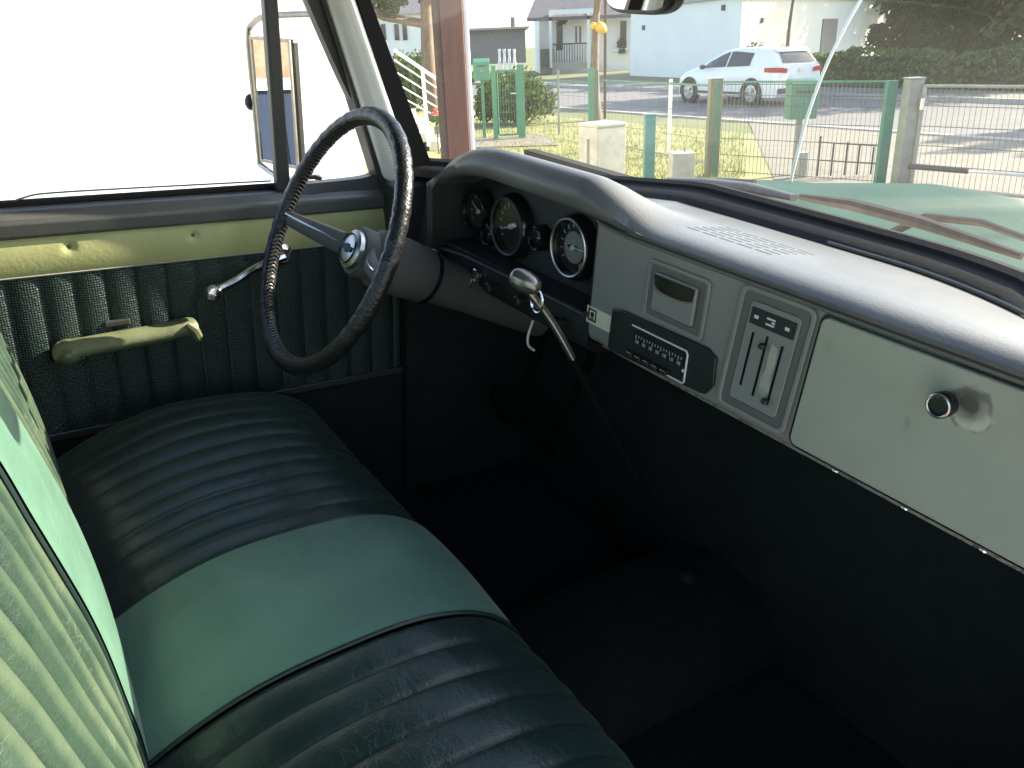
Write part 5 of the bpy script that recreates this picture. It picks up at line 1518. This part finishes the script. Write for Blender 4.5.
last_sock = N[glm["last"]].outputs[2]
wear_ring(-.522, 1.243, .021, .0235, (.17, .17, .14), .009, 55, (1, 1.1))
wear_ring(-.523, 1.2395, .0165, .021, (.44, .45, .36), .007, 70, (1, 1.2))
wear_ring(-.520, 1.2475, .008, .021, (.09, .085, .075), .006, 90)
wear_ring(-.468, 1.205, .001, .010, (.22, .23, .17), .008, 80, (2.2, .8))
wear_ring(-.362, 1.245, .001, .009, (.26, .27, .20), .008, 80, (1.2, .8))
L.new(last_sock, N["Principled BSDF"].inputs["Base Color"])
b = MB(); b.prism(rrect(-.700, -.343, 1.1195, 1.2775, .010, FX - .0006, skew=-.06), (-.0055, 0, 0)); gbx = b.build("glove_box_lid", glm, truck, smooth=30, bevel=.002, seg=3)
b = MB(); b.ring(rrect(-.704, -.3385, 1.1155, 1.2815, .013, FX - .0004, skew=-.06), rrect(-.7003, -.3427, 1.1192, 1.2778, .010, FX - .0004, skew=-.06), (-.0008, 0, 0)); b.build("lid_gap", M['blackgloss'], gbx, smooth=0)
b = MB(); b.lathe([(0, .006), (.008, .006), (.010, .0125), (.020, .0128), (.023, .011), (.0235, .008), (.022, .0075)], (FX - .006, -.5035, 1.2435), (-1, 0, 0), 26); lk = b.build("lock_knob", M['blackgloss'], gbx)
b = MB(); pts = [(FX - .0285, -.5035 + .0108 * math.cos(2 * math.pi * k / 28), 1.2435 + .0108 * math.sin(2 * math.pi * k / 28)) for k in range(28)]; b.tube(pts, .0014, 6, closed=True); b.build("knob_ring", M['dullchrome'], lk)
for y in (-.384, -.472, -.558, -.645):
    b = MB(); b.ball((.776, y, 1.097), (.003, .005, .003), 10, 6); b.build("lip_screw", M['chrome'], dash)

# ---------------------------------------------------------------- steering wheel and column
WC = Vector((.4845, .4072, 1.1994)); WR = .212; AL = .433
wax = Vector((math.cos(AL), 0, -math.sin(AL)))        # down the column, away from the driver
wu = Vector((0, 1, 0)); wv = Vector((math.sin(AL), 0, math.cos(AL)))
def wpt(a, r, d=0): return WC + wu * (r * math.cos(a)) + wv * (r * math.sin(a)) + wax * d
b = MB()
nseg = 150
pts = [wpt(2 * math.pi * k / nseg, WR) for k in range(nseg)]
rads = [.0138 + .0009 * noise.noise(Vector((k * .6, 0, 0))) + .0006 * math.sin(k * 2.1) for k in range(nseg)]
b.tube(pts, rads, 16, closed=True)
wheel = b.build("steering_wheel", M['wheelcover'], truck, smooth=80)
b = MB()
nl = 170
for k in range(nl):       # the lacing that closes the cover along its inner side
    a = 2 * math.pi * k / nl
    a2 = a + .5 * 2 * math.pi / nl
    b.tube([wpt(a, WR - .0115, -.0085), wpt(a2, WR - .0150, .0), wpt(a, WR - .0115, .0085)], .0013, 5)
b.build("cover_lacing", M['lacing'], wheel)
HD = .062
for s in (1, -1):
    b = MB()
    def spk(t, c):
        r = .035 + (WR - .045) * t
        d = HD * (1 - t) ** 1.3 + .004 * t
        w = (.021 - .008 * t)
        th = .008 - .003 * t
        a = 2 * math.pi * c / 12
        return WC + wu * (s * r) + wv * (w * math.cos(a) - .006 * t) + wax * (d + th * math.sin(a))
    b.grid(spk, frange(0, 1, 12), range(12), True)
    b.build("spoke", M['greyspoke'], wheel)
    b = MB(); b.tube([WC + wu * (s * (.04 + (WR - .06) * t)) + wax * (HD * (1 - t) ** 1.3 - .006) for t in frange(0, 1, 10)], .0022, 6); b.build("spoke_line", M['chrome'], wheel)
b = MB(); b.lathe([(.012, .020), (.004, .034), (-.003, .040), (-.012, .0415), (-.017, .038), (-.018, .034)], WC + wax * (HD + .0), wax, 36) if False else b.lathe([(HD + .02, .030), (HD + .012, .042), (HD - .006, .043), (HD - .012, .040), (HD - .013, .034)], WC, wax, 36)
hub = b.build("horn_hub", M['greyspoke'], wheel)
b = MB(); b.lathe([(HD - .012, .0345), (HD - .020, .033), (HD - .0245, .027), (HD - .026, .015), (HD - .0265, .004)], WC, wax, 36); hb_ = b.build("horn_button", M['dullchrome'], wheel)
b = MB(); pts = [wpt(2 * math.pi * k / 36, .0255, HD - .0262) for k in range(36)]; b.tube(pts, .0013, 6, closed=True)
b.build("button_ring", M['blackgloss'], hb_)
b = MB()
em = [(.019, .0045), (.006, .0045), (.0045, .0075), (-.0045, .0075), (-.006, .0045), (-.019, .0045), (-.0165, -.0045), (-.0055, -.0045), (-.0045, -.0075), (.0045, -.0075), (.0055, -.0045), (.0165, -.0045)]
b.prism([WC + wu * x + wv * z + wax * (HD - .0268) for x, z in em], -wax * .0012); b.build("button_emblem", M['dashdark'], hb_, smooth=0)
b = MB(); b.lathe([(HD + .015, .036), (HD + .03, .050), (.14, .052), (.19, .049), (.196, .045), (.30, .040), (.48, .038)], WC, wax, 36); colm = b.build("steering_column", M['greyspoke'], truck)
b = MB(); b.lathe([(.194, .0505), (.200, .0505)], WC, wax, 36); b.build("column_ring", M['blackgloss'], colm)
b = MB(); q = WC + wax * .15; b.tube([q + wu * .045, q + wu * .12 - wax * .03, q + wu * .175 - wax * .055], [.005, .004, .004], 8); b.ball(q + wu * .178 - wax * .056, .008, 10, 7); b.build("turn_signal_lever", M['chrome'], colm)
b = MB(); b.lathe([(.48, .02), (.80, .018)], WC, wax, 16); b.build("steering_shaft", M['firewall'], colm)

# ---------------------------------------------------------------- gear lever
K = Vector((.618, .03, 1.222))
gl2 = cat_spline([K + Vector((.004, 0, -.012)), K + Vector((.045, -.004, -.062)), K + Vector((.098, -.010, -.145)), K + Vector((.20, -.022, -.31)), K + Vector((.32, -.03, -.50)), K + Vector((.40, -.035, -.635))], 6)
b = MB(); b.tube(gl2[11:], .0068, 10); lowrod = b
b = MB(); b.tube(gl2[:12], .0062, 10); glv = b.build("gear_lever", M['dullchrome'], truck)
b = MB()
kd = (K - Vector(gl2[3])).normalized()
kx = Vector((-.55, .72, .30)).normalized()
b.lathe([(-.023, .004), (-.020, .0095), (-.012, .0135), (-.002, .0155), (.008, .0155), (.016, .0135), (.021, .009), (.023, .003)], K, kx, 24); b.build("lever_knob", mat("grey_knob", (0.22, 0.21, 0.19), 0.25, 0.8), glv)
b = MB(); cc = K + Vector((.020, -.002, -.030)); pts = [cc + Vector((.006 * math.cos(t) * .3, .0165 * math.cos(t), .0165 * math.sin(t))) for t in [2 * math.pi * k / 24 for k in range(24)]]; b.tube(pts, .0018, 6, closed=True); b.build("lever_ring", M['chrome'], glv)
lowrod.build("lever_shaft", M['shaft'], glv)
b = MB(); b.lathe([(0, .07), (.02, .06), (.06, .03), (.09, .012)], (K.x + .40, K.y - .035, .54), (-.3, 0, 1), 20); b.build("lever_boot", M['rubber'], glv)

# pedals
for y, z in ((.52, .74), (.36, .74)):
    b = MB(); b.obox((.93, y, z), (.012, 0, .006), (0, .045, 0), (-.015, 0, .035)); pd = b.build("pedal", M['shaft'], truck, smooth=0, bevel=.006)
    b = MB(); b.tube([(.95, y, z), (1.02, y, .90), (1.06, y, 1.12)], .009, 8); b.build("pedal_arm", M['shaft'], pd)
b = MB(); b.obox((1.0, .20, .60), (.01, 0, .004), (0, .03, 0), (-.04, 0, .085)); b.build("accelerator_pedal", M['shaft'], truck, smooth=0, bevel=.006)

# rear-view mirror hanging from the windshield header
rc = Vector((.690, -.058, 1.594)); rnm = Vector((-.93, .33, -.10)).normalized(); ru = Vector((0, 0, 1)); ru = (ru - rnm * ru.dot(rnm)).normalized(); rs_ = rnm.cross(ru)
b = MB()
def rv(sx, sz, d): 
    out = []
    for a in [2 * math.pi * k / 40 for k in range(40)]:
        c, s_ = math.cos(a), math.sin(a)
        out.append(rc + rs_ * (sx * math.copysign(abs(c) ** .45, c)) + ru * (sz * math.copysign(abs(s_) ** .6, s_)) + rnm * d)
    return out
b.prism(rv(.108, .034, -.012), rnm * .016)
rvm = b.build("rear_view_mirror", M['blackplastic'], truck, smooth=30, bevel=.004)
b = MB(); b.prism(rv(.102, .029, .0045), rnm * .001); b.build("mirror_glass", M['mirror'], rvm, smooth=0)
b = MB(); b.tube([rc - rnm * .012, rc - rnm * .03 + Vector((0, 0, .03)), (.69, -.02, 1.66)], .007, 8); b.build("mirror_stem", M['dullchrome'], rvm)

# front wheels under the fenders
for s_, dz_ in ((-1, 0.0), (1, -.10)):
    b = MB(); b.lathe([(0, .22), (0, .33), (.03, .365), (.17, .365), (.20, .33), (.20, .22)], (1.74, s_ * .58, .372 + dz_), (0, s_, 0), 32); tw = b.build("front_wheel", M['rubber'], truck)
    b = MB(); b.lathe([(0, .225), (.02, .225), (.022, .19), (-.01, .17), (.01, .09), (.05, .08), (.055, .02)], (1.74, s_ * .765, .372 + dz_), (0, s_, 0), 32); b.build("hub_cap", M['chrome'], tw)

# repeats of one kind share a group
GROUPS = {"letterbox": "green letterboxes along the garden boundary", "wire_fence": "sparse wire fences round the lawn", "fence_post": "green fence posts behind the concrete pillar",
          "pipe_post": "thin poles standing before the road", "broad_tree": "trees behind the hedge", "garden_bush": "bushes behind the stairs"}
for o in S.objects:
    stem = o.name.split(".")[0]
    if o.parent is None and stem in GROUPS: o["group"] = GROUPS[stem]
